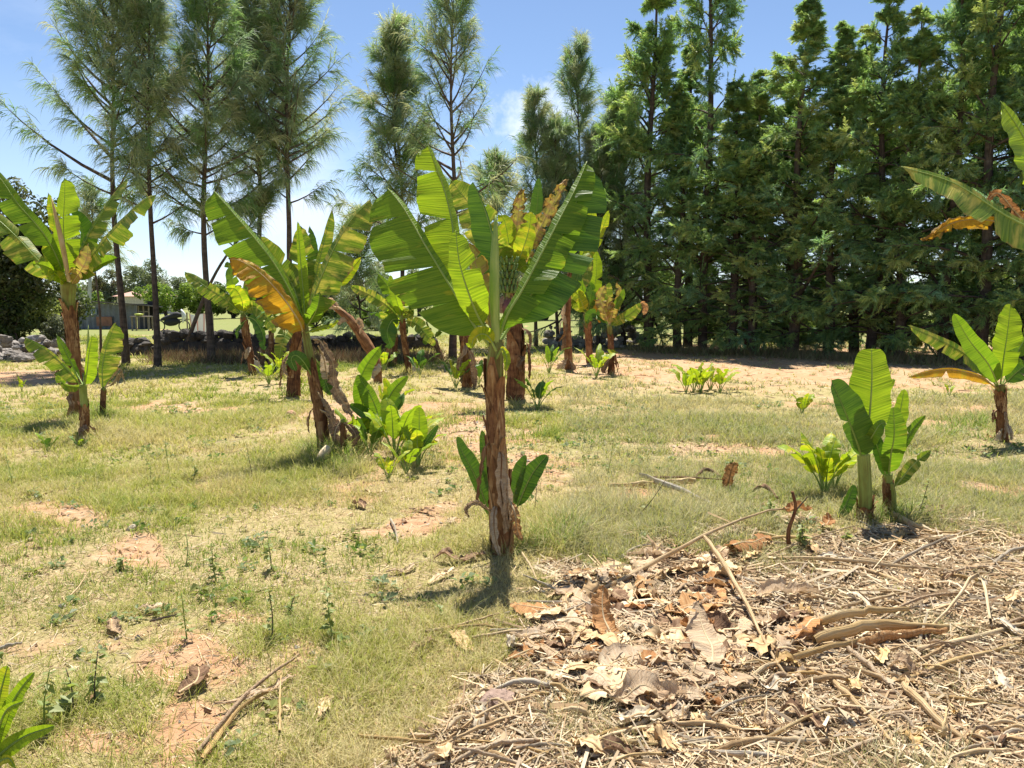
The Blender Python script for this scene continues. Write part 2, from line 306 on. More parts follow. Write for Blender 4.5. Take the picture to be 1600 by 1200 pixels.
# ------------------------------------------------------------------ trees
def strips(B, D, W, Ln, rng, col, bend=None):      # thin tapering leaves: base B, unit dir D, widths, lengths
    n = len(B); A = unit(np.cross(D, unit(rng.randn(n, 3)))) * W[:, None] * .5
    if bend is None:
        V = np.stack([B - A, B + A, B + D * Ln[:, None]], 1).reshape(-1, 3); f = np.arange(3 * n).reshape(-1, 3); return V, [f], np.repeat(col, 3, 0)
    m = B + D * Ln[:, None] * .55; t = B + D * Ln[:, None] + bend
    V = np.stack([B - A, B + A, m + A * .8, m - A * .8, t], 1).reshape(-1, 3); k = np.arange(n)[:, None] * 5
    return V, [k + np.array([[3, 2, 4]]), k + np.array([[0, 1, 2, 3]])], np.repeat(col, 5, 0)
def branches(rng, tp, H0, prof, n, el0, el1, az_bias=None):
    """branch paths (n,9,3) leaving trunk path tp between fraction H0 and 1"""
    f = H0 + (1 - H0) * np.sort(rng.rand(n)) ** .85; k = f * (len(tp) - 1); i0 = np.minimum(k.astype(int), len(tp) - 2); P0 = tp[i0] + (tp[i0 + 1] - tp[i0]) * (k - i0)[:, None]
    az = np.arange(n) * 2.399 + rng.rand(n) * 1.2; q = (f - H0) / (1 - H0); Ln = prof(q) * (.65 + .6 * rng.rand(n))
    s = np.linspace(0, 1, 9); e = np.radians(el0(q) + rng.randn(n) * (8 if H0 > .3 else 20))[:, None] + (np.radians(el1(q))[:, None] - np.radians(el0(q))[:, None]) * s
    dx = np.cos(e); dz = np.sin(e); st = Ln[:, None] / 8
    hx = np.concatenate([np.zeros((n, 1)), np.cumsum(dx[:, :-1] * st, 1)], 1); hz = np.concatenate([np.zeros((n, 1)), np.cumsum(dz[:, :-1] * st, 1)], 1)
    aw = az[:, None] + rng.randn(n)[:, None] * .25 * s
    return P0[:, None] + np.stack([hx * np.cos(aw), hx * np.sin(aw), hz], -1), Ln, q
def conifer(rng, tp, r0, kind, H0, spread, nb, nt_, nn, cols, bare=0):
    H = tp[-1][2] - tp[0][2]
    if kind == 'casuarina':
        prof = lambda q: spread * (np.minimum(1, q * 5 + .42) * (1 - q) ** 1.0 + .18); el0 = lambda q: 20 + 36 * q; el1 = lambda q: 44 + 34 * q
    else:
        prof = lambda q: spread * (np.minimum(1, q * 3 + .7) * (1 - q) ** 1.2 + .05); el0 = lambda q: 20 + 32 * q; el1 = lambda q: -22 + 74 * q
    Bp, Ln, q = branches(rng, tp, H0, prof, nb, el0, el1)
    parts = []
    for i in range(nb):
        rr = .012 + .012 * Ln[i]; parts.append(tube(Bp[i][::2], np.linspace(rr, .004, 5), 4, False))
    bV, bF, bU, _ = join(parts)
    # twigs
    bi = np.repeat(np.arange(nb), nt_); s = (.18 + .82 * rng.rand(len(bi)) ** .8) if kind == 'casuarina' else (.28 + .72 * rng.rand(len(bi)) ** .75); k = s * 8; i0 = np.minimum(k.astype(int), 7)
    P = Bp[bi, i0] + (Bp[bi, i0 + 1] - Bp[bi, i0]) * (k - i0)[:, None]; bd = unit(Bp[bi, i0 + 1] - Bp[bi, i0])
    rnd = unit(rng.randn(len(bi), 3))
    up = np.array((0, 0, 1.))
    if kind == 'casuarina':
        td = unit(bd * 1.0 + rnd * .7 + up * (.6 * q[bi] - .15)[:, None]); tl = (.2 + .4 * rng.rand(len(bi))) * (.7 + .3 * np.minimum(1, Ln[bi]))
    else:
        sd_ = unit(np.cross(bd, rnd)); td = unit(bd * .9 + sd_ * .85 + rnd * .35 - up * (.35 * (1 - q[bi]))[:, None]); tl = (.25 + .5 * rng.rand(len(bi))) * (1.15 - .6 * s) * np.minimum(1.2, Ln[bi] * .8 + .3)
    bc = rng.randint(0, len(cols), nb); ci = cols[np.where(rng.rand(len(bi)) < .6, bc[bi], rng.randint(0, len(cols), len(bi)))] * (.8 + .4 * rng.rand(len(bi)))[:, None]
    ti = np.repeat(np.arange(len(bi)), nn); u = rng.rand(len(ti)); B = P[ti] + td[ti] * (tl[ti] * u)[:, None]
    if kind == 'casuarina':
        D = unit(td[ti] * .9 + rng.randn(len(ti), 3) * .28 - up * (.25 + .5 * (1 - q[bi[ti]]))[:, None]); ln = .18 + .26 * rng.rand(len(ti)); W = .008 + .008 * rng.rand(len(ti)); bend = -up[None] * (ln * (.15 + .4 * rng.rand(len(ti))))[:, None]
        V, Fl, col = strips(B, D, W, ln, rng, ci[ti] * (.75 + .5 * rng.rand(len(ti)))[:, None], bend)
    else:
        pl = unit(np.cross(td, unit(rng.randn(len(td), 3) + up)) + .0001); sgn = np.where(rng.rand(len(ti)) < .5, 1, -1)[:, None]
        D = unit(td[ti] * .85 + pl[ti] * sgn * .75 + rng.randn(len(ti), 3) * .22 - up * .12); ln = (.07 + .11 * rng.rand(len(ti))) * (1.15 - .5 * u); W = .011 + .012 * rng.rand(len(ti))
        V, Fl, col = strips(B, D, W, ln, rng, ci[ti] * (.75 + .5 * rng.rand(len(ti)))[:, None], -up[None] * (ln * .15)[:, None])
    return (bV, bF, bU), (V, Fl, col)
def trunk_path(base, top, wob, rng, n=22):
    t = np.linspace(0, 1, n)[:, None]; P = base + (top - base) * t
    P[:, 0] += wob * np.sin(t[:, 0] * 5 + rng.rand() * 6) * np.sin(t[:, 0] * np.pi); P[:, 1] += wob * np.sin(t[:, 0] * 4 + rng.rand() * 6) * np.sin(t[:, 0] * np.pi); P[0, 2] -= .1
    return P
CASC = np.array([(.28, .37, .17), (.38, .44, .25), (.20, .34, .12), (.26, .37, .24), (.47, .49, .31)])
def casuarina(bx, by, tx, ty, label, H0=.45, spread=1.9, nb=85, nt_=15, nn=26, seed=0, r=0.080, lean=0, cat='tree', mid=None):
    rng = np.random.RandomState(seed); base = ground(bx, by); top = at(tx, ty, base[1] + lean)
    tp = trunk_path(base, top, .12, rng)
    if mid: tp, _ = spline([base - np.array((0, 0, .1)), at(mid[0], mid[1], base[1] + lean * .5), top], 22)
    root = thing('casuarina_tree', base, label, cat, 'casuarina trees along the back boundary')
    tr = tube(tp, np.linspace(r, .012, len(tp)) * (1 + .35 * np.exp(-np.arange(len(tp)))), 8, True, .06, rng)
    (bV, bF, bU), (V, Fl, col) = conifer(rng, tp, r, 'casuarina', H0, spread, nb, nt_, nn, CASC)
    tV, tF, tU, _ = join([tr, (bV, bF, bU)]); obj('trunk', tV, tF, BARK, root, tU); obj('crown', V, Fl, NEEDLE, root, col=col, smooth=False)
casuarina(197, 571, 168, -75, 'bushy casuarina with a wide silvery crown, leftmost of the tall ones', 0.41, 2.43, 80, 13, 25, seed=1, r=0.088)
casuarina(246, 573, 228, -60, 'slim casuarina with a thin dark trunk right of the bushiest left one', 0.36, 1.44, 61, 12, 23, seed=2, r=0.080)
casuarina(331, 566, 316, -70, 'casuarina whose trunk stands behind the long torn leaf of the leaning banana', 0.32, 1.98, 78, 12, 24, seed=3, r=0.096)
casuarina(403, 556, 400, -60, 'thick crowned casuarina with a dark shaded heart, left of its paired neighbour', 0.42, 1.53, 100, 14, 26, seed=4, r=0.088)
casuarina(448, 558, 455, -80, 'tallest straight casuarina rising behind the banana with the orange leaf', 0.39, 1.98, 82, 12, 25, seed=5, r=0.096)
casuarina(632, 553, 612, 48, 'narrow casuarina with a pointed bushy top against clear sky', 0.30, 1.71, 85, 13, 27, seed=6, r=0.080)
casuarina(707, 558, 709, -25, 'open casuarina with sparse upright branches and visible sky between them', 0.36, 2.16, 55, 10, 23, seed=7, r=0.096)
casuarina(838, 540, 836, 150, 'small wispy casuarina below the white cloud', 0.24, 1.53, 63, 12, 25, seed=8, r=0.064)
casuarina(908, 537, 905, 72, 'slender casuarina with a feathery spire beside the cypress windbreak', 0.22, 1.89, 82, 13, 25, seed=9, r=0.072)
casuarina(975, 541, 968, 165, 'drooping pale casuarina touching the first cypress', 0.12, 2.16, 106, 15, 27, seed=10, r=0.080)
casuarina(282, 557, 420, 315, 'crooked casuarina with a strongly leaning bare trunk', .62, 1.0, 24, 10, 20, seed=11, r=0.072, mid=(338, 425))
casuarina(158, 558, 143, 300, 'thin young casuarina sapling near the tin shed', .5, .7, 26, 8, 18, seed=12, r=0.036)
casuarina(768, 546, 772, 262, 'young casuarina showing feathery behind the central banana crown', .10, 1.8, 70, 13, 22, seed=13, r=.05)
casuarina(872, 541, 866, 205, 'pale feathery casuarina between the wispy one and the slender spire', .08, 2.0, 85, 14, 22, seed=14, r=.06)
casuarina(935, 541, 938, 225, 'bushy pale casuarina standing before the first cypresses', .06, 2.1, 95, 15, 22, seed=15, r=.06)
casuarina(560, 549, 566, 330, 'low feathery casuarina in the gap right of the leaning banana', .15, 1.2, 45, 11, 20, seed=16, r=.04)
# cypress windbreak: four grown trees, then copies
CYPC = np.array([(.27, .42, .15), (.38, .52, .19), (.22, .36, .14), (.47, .55, .22), (.27, .44, .24)])
def make_cypress(seed, H, spread, nb):
    rng = np.random.RandomState(seed); tp = trunk_path(np.zeros(3), np.array((.1, 0, H)), .12, rng)
    root = thing('cypress_tree', (0, 0, 0), 'tmp', 'tree', 'cypress windbreak on the right')
    tr = tube(tp, np.linspace(.15, .012, len(tp)), 8, True, .06, rng)
    (bV, bF, bU), (V, Fl, col) = conifer(rng, tp, .15, 'cypress', .06, spread, nb, 22, 56, CYPC)
    tV, tF, tU, _ = join([tr, (bV, bF, bU)]); obj('trunk', tV, tF, BARK, root, tU); obj('crown', V, Fl, FOLI, root, col=col, smooth=False); return root
protos = [make_cypress(40 + k, 11.0 + (k % 3) * .8, 2.75 + .35 * (k % 2), 86) for k in range(4)]
used = set()
def place_tree(k, x, y, rz, s, sz, label, group):
    p = protos[k]
    if k not in used: r_ = p; used.add(k)
    else:
        r_ = p.copy(); C.objects.link(r_)
        for ch in p.children: cc = ch.copy(); C.objects.link(cc); cc.parent = r_
    r_.location = (x, y, float(gz(x, y))); r_.rotation_euler = (0, 0, rz); r_.scale = (s, s, sz); r_['label'] = label; r_['group'] = group
rng = np.random.RandomState(5)
A_ = ground(1010, 545); B_ = np.array((15.0, 17.5, 0)); ordw = 'first second third fourth fifth sixth seventh eighth ninth tenth eleventh twelfth thirteenth fourteenth fifteenth sixteenth seventeenth eighteenth nineteenth twentieth'.split()
NF = 15
heights = [1.12, .70, 1.14, .70, .74, .86, .74, .92, .80, .95, 1.0, .9, 1.05, 1.0, 1.0]
for k in range(NF):
    t = k / (NF - 1); p = A_ * (1 - t) + B_ * t; hs = heights[k]
    place_tree(k % 4, p[0] + rng.randn() * .12, p[1] + rng.randn() * .25, rng.rand() * 6.28, .95 + .2 * rng.rand(), hs * (.97 + .06 * rng.rand()),
               'tall dark green cypress in the front row of the windbreak, %s from its casuarina end' % ordw[k], 'cypress trees in the front row of the windbreak')
for k in range(9):
    t = (k + .4) / 8.5; p = A_ * (1 - t) + B_ * t; nrm = np.array((.62, .78, 0))
    place_tree((k + 2) % 4, p[0] + nrm[0] * 2.2 + rng.randn() * .3, p[1] + nrm[1] * 2.2 + rng.randn() * .3, rng.rand() * 6.28, 1.0 + .25 * rng.rand(), (.60 if t < .55 else .78) + .2 * rng.rand(),
               'dark cypress of the back row, half hidden behind the front cypresses', 'cypress trees in the back row of the windbreak')
# broadleaf trees and bushes
def lumps(rng, cen, rad, n, nl, size, cols, shell=.55):
    """leaf quads gathered in nl lumps inside an ellipsoid"""
    lc = rng.randn(nl, 3); lc = unit(lc) * (rng.rand(nl, 1) ** (1 / 2.2)) * np.array(rad) * .82 + np.array(cen); lr = (.22 + .22 * rng.rand(nl)) * min(rad)
    k = rng.randint(0, nl, n); d = unit(rng.randn(n, 3)); P = lc[k] + d * (lr[k] * (shell + (1 - shell) * rng.rand(n)))[:, None]
    a = unit(np.cross(d, rng.randn(n, 3))); a = unit(a + d * .5 * rng.randn(n, 1)); b_ = unit(np.cross(d + .7 * rng.randn(n, 3), a)); s = size * (.6 + .8 * rng.rand(n))[:, None]
    V = np.stack([P - a * s, P - b_ * s * .45, P + a * s, P + b_ * s * .45], 1).reshape(-1, 3); f = np.arange(4 * n).reshape(-1, 4)
    c_ = cols[rng.randint(0, len(cols), nl)][k] * (.7 + .6 * rng.rand(n))[:, None]
    keep = V.reshape(-1, 4, 3)[:, :, 2].min(1) > .02; V = V.reshape(-1, 4, 3)[keep].reshape(-1, 3); c_ = c_[keep]; f = np.arange(len(V)).reshape(-1, 4)
    return V, f, np.repeat(c_, 4, 0)
def broad(name, x, y, w_, h_, depth, label, cat, cols, seed, size=.07, n=9000, nl=40, trunk=True, group=None, lift=0, Yb=None):
    """x, y: where its foot meets the ground in the photo; w_, h_ metres"""
    rng = np.random.RandomState(seed); base = ground(x, y)
    if Yb: base = at(x, y, Yb); base[2] = 0
    root = thing(name, base, label, cat, group); cen = base + np.array((0, 0, lift + (h_ - lift) * .5))
    V, f, col = lumps(rng, cen, (w_ / 2, depth / 2, (h_ - lift) / 2), n, nl, size, np.array(cols)); obj('crown', V, f, FOLI, root, col=col, smooth=False)
    parts = []
    for k in range(5 if trunk else 7):
        t = cen + rng.randn(3) * np.array((w_, depth, h_ - lift)) * .16; P, _ = spline([base + rng.randn(3) * (.06, .06, 0) - (0, 0, .05), base * .5 + t * .5 + rng.randn(3) * .1, t], 7); parts.append(tube(P, np.linspace(.03 + .02 * h_, .012, 7), 6))
    V, Fl, uv, _ = join(parts); obj('trunk', V, Fl, BARK, root, uv); return root
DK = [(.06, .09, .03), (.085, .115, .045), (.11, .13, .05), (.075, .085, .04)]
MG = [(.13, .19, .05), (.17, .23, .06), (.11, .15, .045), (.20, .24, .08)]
BG_ = [(.18, .27, .05), (.23, .32, .06), (.14, .22, .045)]
EU = [(.17, .21, .13), (.22, .25, .16), (.14, .17, .10)]
BR = [(.13, .11, .06), (.16, .13, .075), (.10, .10, .05)]
broad('broadleaf_tree', 12, 545, 5.2, 6.2, 4, 'dark broadleaf tree at the left edge above the heap of rocks', 'tree', DK, 61, .09, 16000, 60, Yb=27)
broad('broadleaf_tree', -60, 540, 5, 7.0, 4, 'brownish green tree crown at the far left rising behind the leaves', 'tree', BR + DK, 62, .09, 12000, 50, Yb=30)
broad('bush', 78, 530, 3.6, 2.6, 3, 'dark round bush between the rock heap and the shed', 'bush', DK, 63, .08, 9000, 36, Yb=30)
broad('bush', 28, 528, 3.0, 2.2, 2.4, 'low dark bush standing right behind the rock heap', 'bush', DK + MG, 64, .07, 7000, 30, Yb=27)
broad('bush', 92, 528, 1.5, 1.3, 1.2, 'small grey leaved bush by the shed corner', 'bush', [(.26, .28, .22), (.20, .23, .17), (.33, .34, .28)], 65, .05, 3500, 22, Yb=28)
broad('eucalyptus_tree', 226, 505, 9, 8.0, 6, 'rounded grey green eucalyptus far beyond the shed', 'tree', EU, 66, .16, 9000, 46, Yb=120)
broad('eucalyptus_tree', 165, 505, 10, 6.6, 6, 'brownish distant tree left of the rounded eucalyptus', 'tree', EU + BR, 67, .16, 8000, 40, Yb=118)
broad('eucalyptus_tree', 285, 505, 9, 5.5, 6, 'low distant tree right of the rounded eucalyptus', 'tree', EU, 68, .16, 7000, 34, Yb=125)
for k, (x, wd, h_, Yb, cs, lab) in enumerate([(262, 6.0, 3.2, 62, BG_, 'bright green hedge bush behind the shed roof, nearest the shed'), (318, 6, 3.1, 64, BG_, 'bright green hedge bush behind the leaning casuarina trunk'), (135, 4, 2.9, 62, BG_, 'bright green hedge bush left of the tin shed'), (365, 6, 2.7, 66, MG, 'dull green hedge bush between two casuarina trunks'),
        (420, 7, 2.9, 66, MG, 'mid green bush behind the thick crowned casuarina'), (520, 7, 5.0, 72, EU + BR, 'greyish tree behind the broken brown banana stem'), (575, 8, 5.6, 76, EU, 'pale olive tree in the gap beside the middle banana plants'), (655, 7, 5.0, 76, EU + MG, 'olive tree seen under the big central leaf'),
        (545, 3.4, 1.5, 42, MG, 'leafy green shrub row piece behind the stone wall, left half'), (590, 3.4, 1.3, 40, BG_, 'leafy green shrub row piece behind the stone wall, right half'), (490, 3.2, 1.5, 44, MG, 'low shrub behind the stone wall by the orange leaf'), (760, 8, 5, 70, EU, 'dim tree behind the central banana crown'), (850, 9, 6, 60, DK, 'dark tree behind the right hand banana group'), (940, 7, 4.5, 46, DK, 'dark shrub mass behind the right heap of stones')]):
    broad('bush' if h_ < 4 else 'broadleaf_tree', x, 520, wd, h_, wd * .6, lab, 'bush' if h_ < 4 else 'tree', cs, 70 + k, .08 if Yb < 50 else .12, 7000, 34, Yb=Yb)
rng = np.random.RandomState(33); parts = []
for k in range(70):
    x_ = -190 + k * 5.6 + rng.randn() * 2; h_ = 4 + 4 * rng.rand(); V, f, c_ = lumps(rng, np.array((x_, 165 + rng.randn() * 6, h_ * .5)), (4 + 2 * rng.rand(), 3, h_ * .5), 1500, 12, .28, np.array(EU + MG + DK)); parts.append((V, [f], None, c_))
V, Fl, _, c_ = join(parts); tag(obj('treeline', V, Fl, FOLI, None, col=c_, smooth=False, origin=(0, 165, 0)), 'far off band of trees along the horizon', 'treeline', kind='stuff')
for k in range(14):  # dark shrubs added to darken the bright gap between the trunks
    t = k / 13; p_ = A_ * (1 - t) + B_ * t + np.array((.62, .78, 0)) * (4.6 + 1.2 * (k % 2)); rb = np.random.RandomState(700 + k); root = thing('bush', (p_[0], p_[1], 0), 'low dark shrub added to darken the bright gap under the windbreak', 'bush', 'added dark shrubs under the windbreak'); h_ = 1.0 + .9 * rb.rand(); V, f, col = lumps(rb, np.array((p_[0], p_[1], h_ * .5)), (1.0 + .4 * rb.rand(), .8, h_ * .5), 1800, 16, .09, np.array(DK + MG)); obj('crown', V, f, FOLI, root, col=col, smooth=False); P_, _ = spline([p_ * (1, 1, 0) - (0, 0, .05), p_ + (.1, 0, h_ * .3), p_ + (.2, 0, h_ * .6)], 6); V, Fl, uv = tube(P_, .02, 6); obj('stem', V, Fl, BARK, root, uv)
for k in range(9):  # shrubs added, tall and dark, to block the bright horizon behind the windbreak
    x = 1010 + k * 95; broad('bush', x, 520, 6.5, 4.2 + .7 * (k % 3), 3, 'green shrub added behind the cypress trunks to block the bright horizon', 'bush', MG + DK, 90 + k, .10, 6500, 34, Yb=44 + 3 * (k % 2), group='added shrubs beyond the cypress windbreak')
# ------------------------------------------------------------------ rocks and walls
def rock(rng, cen, s):
    import itertools
    n1, n2 = 9, 12; th = np.linspace(0, np.pi, n1)[1:-1]; ph = np.linspace(0, 2 * np.pi, n2, endpoint=False)
    D = np.array([(math.sin(t) * math.cos(p), math.sin(t) * math.sin(p), math.cos(t)) for t in th for p in ph] + [(0, 0, 1), (0, 0, -1)])
    rr = np.full(len(D), 1.0)
    for _ in range(9):                # cut by random planes: facets
        n = unit(rng.randn(3)); d = .5 + .35 * rng.rand(); q = D @ n; rr = np.minimum(rr, np.where(q > .05, d / np.maximum(q, .05), 9))
    V = D * rr[:, None] * np.array(s) * (1 + .05 * rng.randn(len(D), 1))
    a = rng.rand() * 6.28; ca, sa = math.cos(a), math.sin(a); V = V @ np.array([[ca, -sa, 0], [sa, ca, 0], [0, 0, 1]]) + cen
    m = len(th); q = []; t3 = []
    for i_ in range(m - 1):
        for j in range(n2): q.append((i_ * n2 + j, (i_ + 1) * n2 + j, (i_ + 1) * n2 + (j + 1) % n2, i_ * n2 + (j + 1) % n2))
    for j in range(n2): t3.append((m * n2, j, (j + 1) % n2)); t3.append((m * n2 + 1, (m - 1) * n2 + (j + 1) % n2, (m - 1) * n2 + j))
    return V, [np.array(q), np.array(t3)]
rng = np.random.RandomState(3)
def pile(x0, x1, yb, Yd, dep, hmax, n, label, group, smin, smax):
    a = at(x0, yb, Yd)[0]; b_ = at(x1, yb, Yd)[0]
    for k in range(n):
        u = rng.rand(); v = rng.rand(); X_ = a + (b_ - a) * u; h = hmax * (1 - abs(2 * v - 1) ** 1.4) * (.55 + .45 * math.sin(u * 9 + 1)) * min(1, 6 * u + .25, 6 * (1 - u) + .25)
        s = smin + (smax - smin) * rng.rand() ** 1.6; V, Fl = rock(rng, (X_, Yd + dep * (v - .35), max(s * .3, h * rng.rand() ** .35)), (s, s * (.6 + .5 * rng.rand()), s * (.4 + .35 * rng.rand())))
        o = obj('rock', V, Fl, ROCK, None, smooth=False); tag(o, label, 'rock', group)
pile(-40, 74, 556, 20.5, 2.6, .85, 95, 'pale grey angular rock in the heap at the left edge', 'rocks heaped at the left edge', .10, .32)
pile(850, 1015, 545, 26.5, 2.6, .95, 120, 'grey angular stone in the heap behind the right banana group', 'stones heaped before the cypress windbreak', .12, .32)
def wall_(x0, x1, y0, y1, h, label):
    a = ground(x0, y0); b_ = ground(x1, y1); L_ = np.linalg.norm(b_ - a); parts = []
    for row in range(4):
        k = 0.0
        while k < L_:
            s = .09 + .10 * rng.rand(); p = a + (b_ - a) * (k / L_); zz = h * (row + .5) / 4 * (1 + .15 * math.sin(k * 1.3) + .1 * rng.randn())
            V, Fl = rock(rng, p + (0, rng.randn() * .06, zz), (s * 1.1, .24, h / 4 * 1.05)); parts.append((V, Fl)); k += s * 1.7
    cp = np.array([a + (b_ - a) * q + (0, .05, h * .3) for q in np.linspace(-.01, 1.01, 24)]); V, Fl, _ = tube(cp, h * .42 + .06 * rng.rand(24), 8, True, .25, rng); parts.append((V, Fl))
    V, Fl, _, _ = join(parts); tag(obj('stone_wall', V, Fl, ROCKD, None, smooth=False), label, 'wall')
wall_(252, 475, 557, 556, .62, 'low dry stone wall coloured dark as in shade between the casuarina trunks, left stretch')
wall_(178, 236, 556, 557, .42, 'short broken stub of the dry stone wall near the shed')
wall_(482, 680, 553, 546, .50, 'low dry stone wall coloured dark as in shade behind the broken brown stem, right stretch')
# ------------------------------------------------------------------ shed and yard
def box(c, s):
    c = np.array(c); s = np.array(s) / 2; V = np.array([(x, y, z) for x in (-1, 1) for y in (-1, 1) for z in (-1, 1)]) * s + c
    return V, [np.array([(0, 1, 3, 2), (4, 6, 7, 5), (0, 4, 5, 1), (2, 3, 7, 6), (0, 2, 6, 4), (1, 5, 7, 3)])]
TIN = plain('weathered_tin', (.15, .16, .185), .55, .3, 4, .3); TIND = plain('dark_tin_roof', (.10, .09, .09), .6, .2, 3, .3); RUST = plain('rusty_panel', (.33, .15, .09), .8, 0, 4, .35); DIM = plain('opening_shade_wall', (.02, .02, .025), .7)
BLUE = plain('blue_grey_board', (.17, .22, .30), .6); WOOD = plain('grey_timber', (.22, .18, .14), .85, 0, 9, .3)
S0 = at(130, 515, 42); S0[2] = 0; px1 = F / 42
def corr(x0, x1, y, z0, z1, n=40, amp=.02):     # corrugated sheet facing the camera; z1 may be a pair
    z1 = z1 if isinstance(z1, tuple) else (z1, z1); t = np.linspace(0, 1, n); X_ = x0 + (x1 - x0) * t; Yw = y + amp * np.sin(np.arange(n) * np.pi / 2)
    V = np.concatenate([np.stack([X_, Yw, np.full(n, z0)], 1), np.stack([X_, Yw, z1[0] + (z1[1] - z1[0]) * t], 1), np.stack([X_, Yw + .03, np.full(n, z0)], 1), np.stack([X_, Yw + .03, z1[0] + (z1[1] - z1[0]) * t], 1)]); k = np.arange(n - 1)
    return V, [np.stack([k, k + 1, k + n + 1, k + n], 1), np.stack([k + 2 * n + 1, k + 2 * n, k + 3 * n, k + 3 * n + 1], 1), np.stack([k + n, k + n + 1, k + 3 * n + 1, k + 3 * n], 1)]
def sx(px): return at(px, 500, 42)[0]
def szz(py): return float(at(0, py, 42)[2])
root = thing('tin_shed', (sx(170), 42, 0), 'low corrugated tin shed with a sloping dark roof beyond the casuarinas', 'shed')
V, Fl = corr(sx(132), sx(214), 42, 0, (szz(473), szz(477))); obj('wall', V, Fl, TIN, root, smooth=False)
V, Fl, _, _ = join([corr(sx(117), sx(132), 42.1, 0, (szz(484), szz(477)), 12)]); obj('lean_to', V, Fl, TIN, root, smooth=False)
tv = []
for (xa, xb, za, zb, y0, y1) in [(sx(129), sx(236), szz(470), szz(478), 41.6, 43.5)]:
    V = np.array([(xa, y0, za), (xb, y0, zb), (xb, y1, zb - .1), (xa, y1, za - .1), (xa, y0, za + .07), (xb, y0, zb + .07), (xb, y1, zb - .03), (xa, y1, za - .03)]); Fl = [np.array([(0, 1, 2, 3), (4, 7, 6, 5), (0, 4, 5, 1), (1, 5, 6, 2), (2, 6, 7, 3), (3, 7, 4, 0)])]
    obj('roof', V, Fl, TIND, root, smooth=False)
V, Fl = box((sx(144), 41.95, szz(487)), (sx(153) - sx(135), .05, .32)); obj('window', V, Fl, BLUE, root, smooth=False)
V, Fl = box((sx(164), 41.93, szz(502)), (sx(176) - sx(152), .05, .5)); obj('panel', V, Fl, RUST, root, smooth=False)
V, Fl, _, _ = join([box((sx(214) + .04, 42.75, szz(495)), (.08, 1.4, 1.4)), box((sx(220), 43.4, .75), (sx(228) - sx(214), .08, 1.5))]); obj('wall', V, Fl, DIM, root, smooth=False)  # near-black walls: shade inside the open end put into the colour
for xx in (217, 225, 233):
    V, Fl = box((sx(xx), 42, szz(478) / 2), (.06, .06, szz(478))); obj('post', V, Fl, WOOD, root, smooth=False)
V, Fl = box((sx(225), 42, szz(487)), (sx(233) - sx(217), .05, .05)); obj('rail', V, Fl, WOOD, root, smooth=False)
TX = at(222, 500, 40)[0]
# table outside with a yellow tub
tb = thing('outdoor_table', (TX, 40, 0), 'rough wooden table standing outside the open end of the shed', 'table')
V, Fl = box((TX, 40, .72), (1.0, .6, .05)); obj('table_top', V, Fl, WOOD, tb, smooth=False)
for dx_ in (-.42, .42):
    for dy_ in (-.22, .22):
        V, Fl = box((TX + dx_, 40 + dy_, .348), (.06, .06, .694)); obj('leg', V, Fl, WOOD, tb, smooth=False)
P_ = np.array([((TX - .15), 40, .75), ((TX - .15), 40, .80), ((TX - .15), 40, .86), ((TX - .15), 40, .88)]); V, Fl, uv = tube(P_, [.14, .20, .22, .10], 14); tag(obj('plastic_tub', V, Fl, plain('yellow_green_plastic', (.55, .62, .10), .4), None, uv), 'yellow green plastic tub upturned on the outdoor table', 'tub')
MX = at(268, 500, 38)[0]
# parked motorbike (dark with white fairing), seen far off beside the shed
mb = thing('motorcycle', (MX, 38, 0), 'dark motorcycle with a white fairing parked on the grass right of the shed', 'motorcycle')
BLK = plain('black_paint', (.02, .02, .025), .8); WHT = plain('white_paint', (.75, .75, .75), .4)
def ring(c, r, t, n=20):
    th = np.linspace(0, 2 * np.pi, n); P = np.stack([c[0] + r * np.cos(th), np.full(n, c[1]), c[2] + r * np.sin(th)], 1); return tube(P, t, 6, False)
for dx_ in (-.62, .62):
    V, Fl, uv = ring((MX + dx_, 38, .30), .27, .03); wl_ = obj('wheel', V, Fl, BLK, mb, uv)
P_, _ = spline([(MX - .5, 38, .62), (MX - .1, 38, .72), (MX + .3, 38, .85), (MX + .55, 38, .78)], 10); V, Fl, uv = tube(P_, np.array([.06, .1, .12, .13, .14, .16, .17, .15, .11, .05]), 10); obj('body', V, Fl, BLK, mb, uv)
V, Fl, uv = tube(spline([(MX - .36, 38, .46), (MX, 38, .50), (MX + .40, 38, .56)], 8)[0], np.array([.08, .15, .19, .20, .20, .19, .15, .08]), 10); obj('engine', V, Fl, BLK, mb, uv)
P_, _ = spline([(MX + .55, 38, .45), (MX + .62, 38, .8), (MX + .5, 38, 1.12)], 8); V, Fl, uv = tube(P_, np.array([.03, .05, .08, .10, .10, .09, .06, .03]), 10); obj('fairing', V, Fl, WHT, mb, uv)
P_, _ = spline([(MX + .45, 37.7, 1.08), (MX + .5, 38, 1.02), (MX + .45, 38.3, 1.08)], 8); V, Fl, uv = tube(P_, .02, 6); obj('handlebar', V, Fl, BLK, mb, uv)
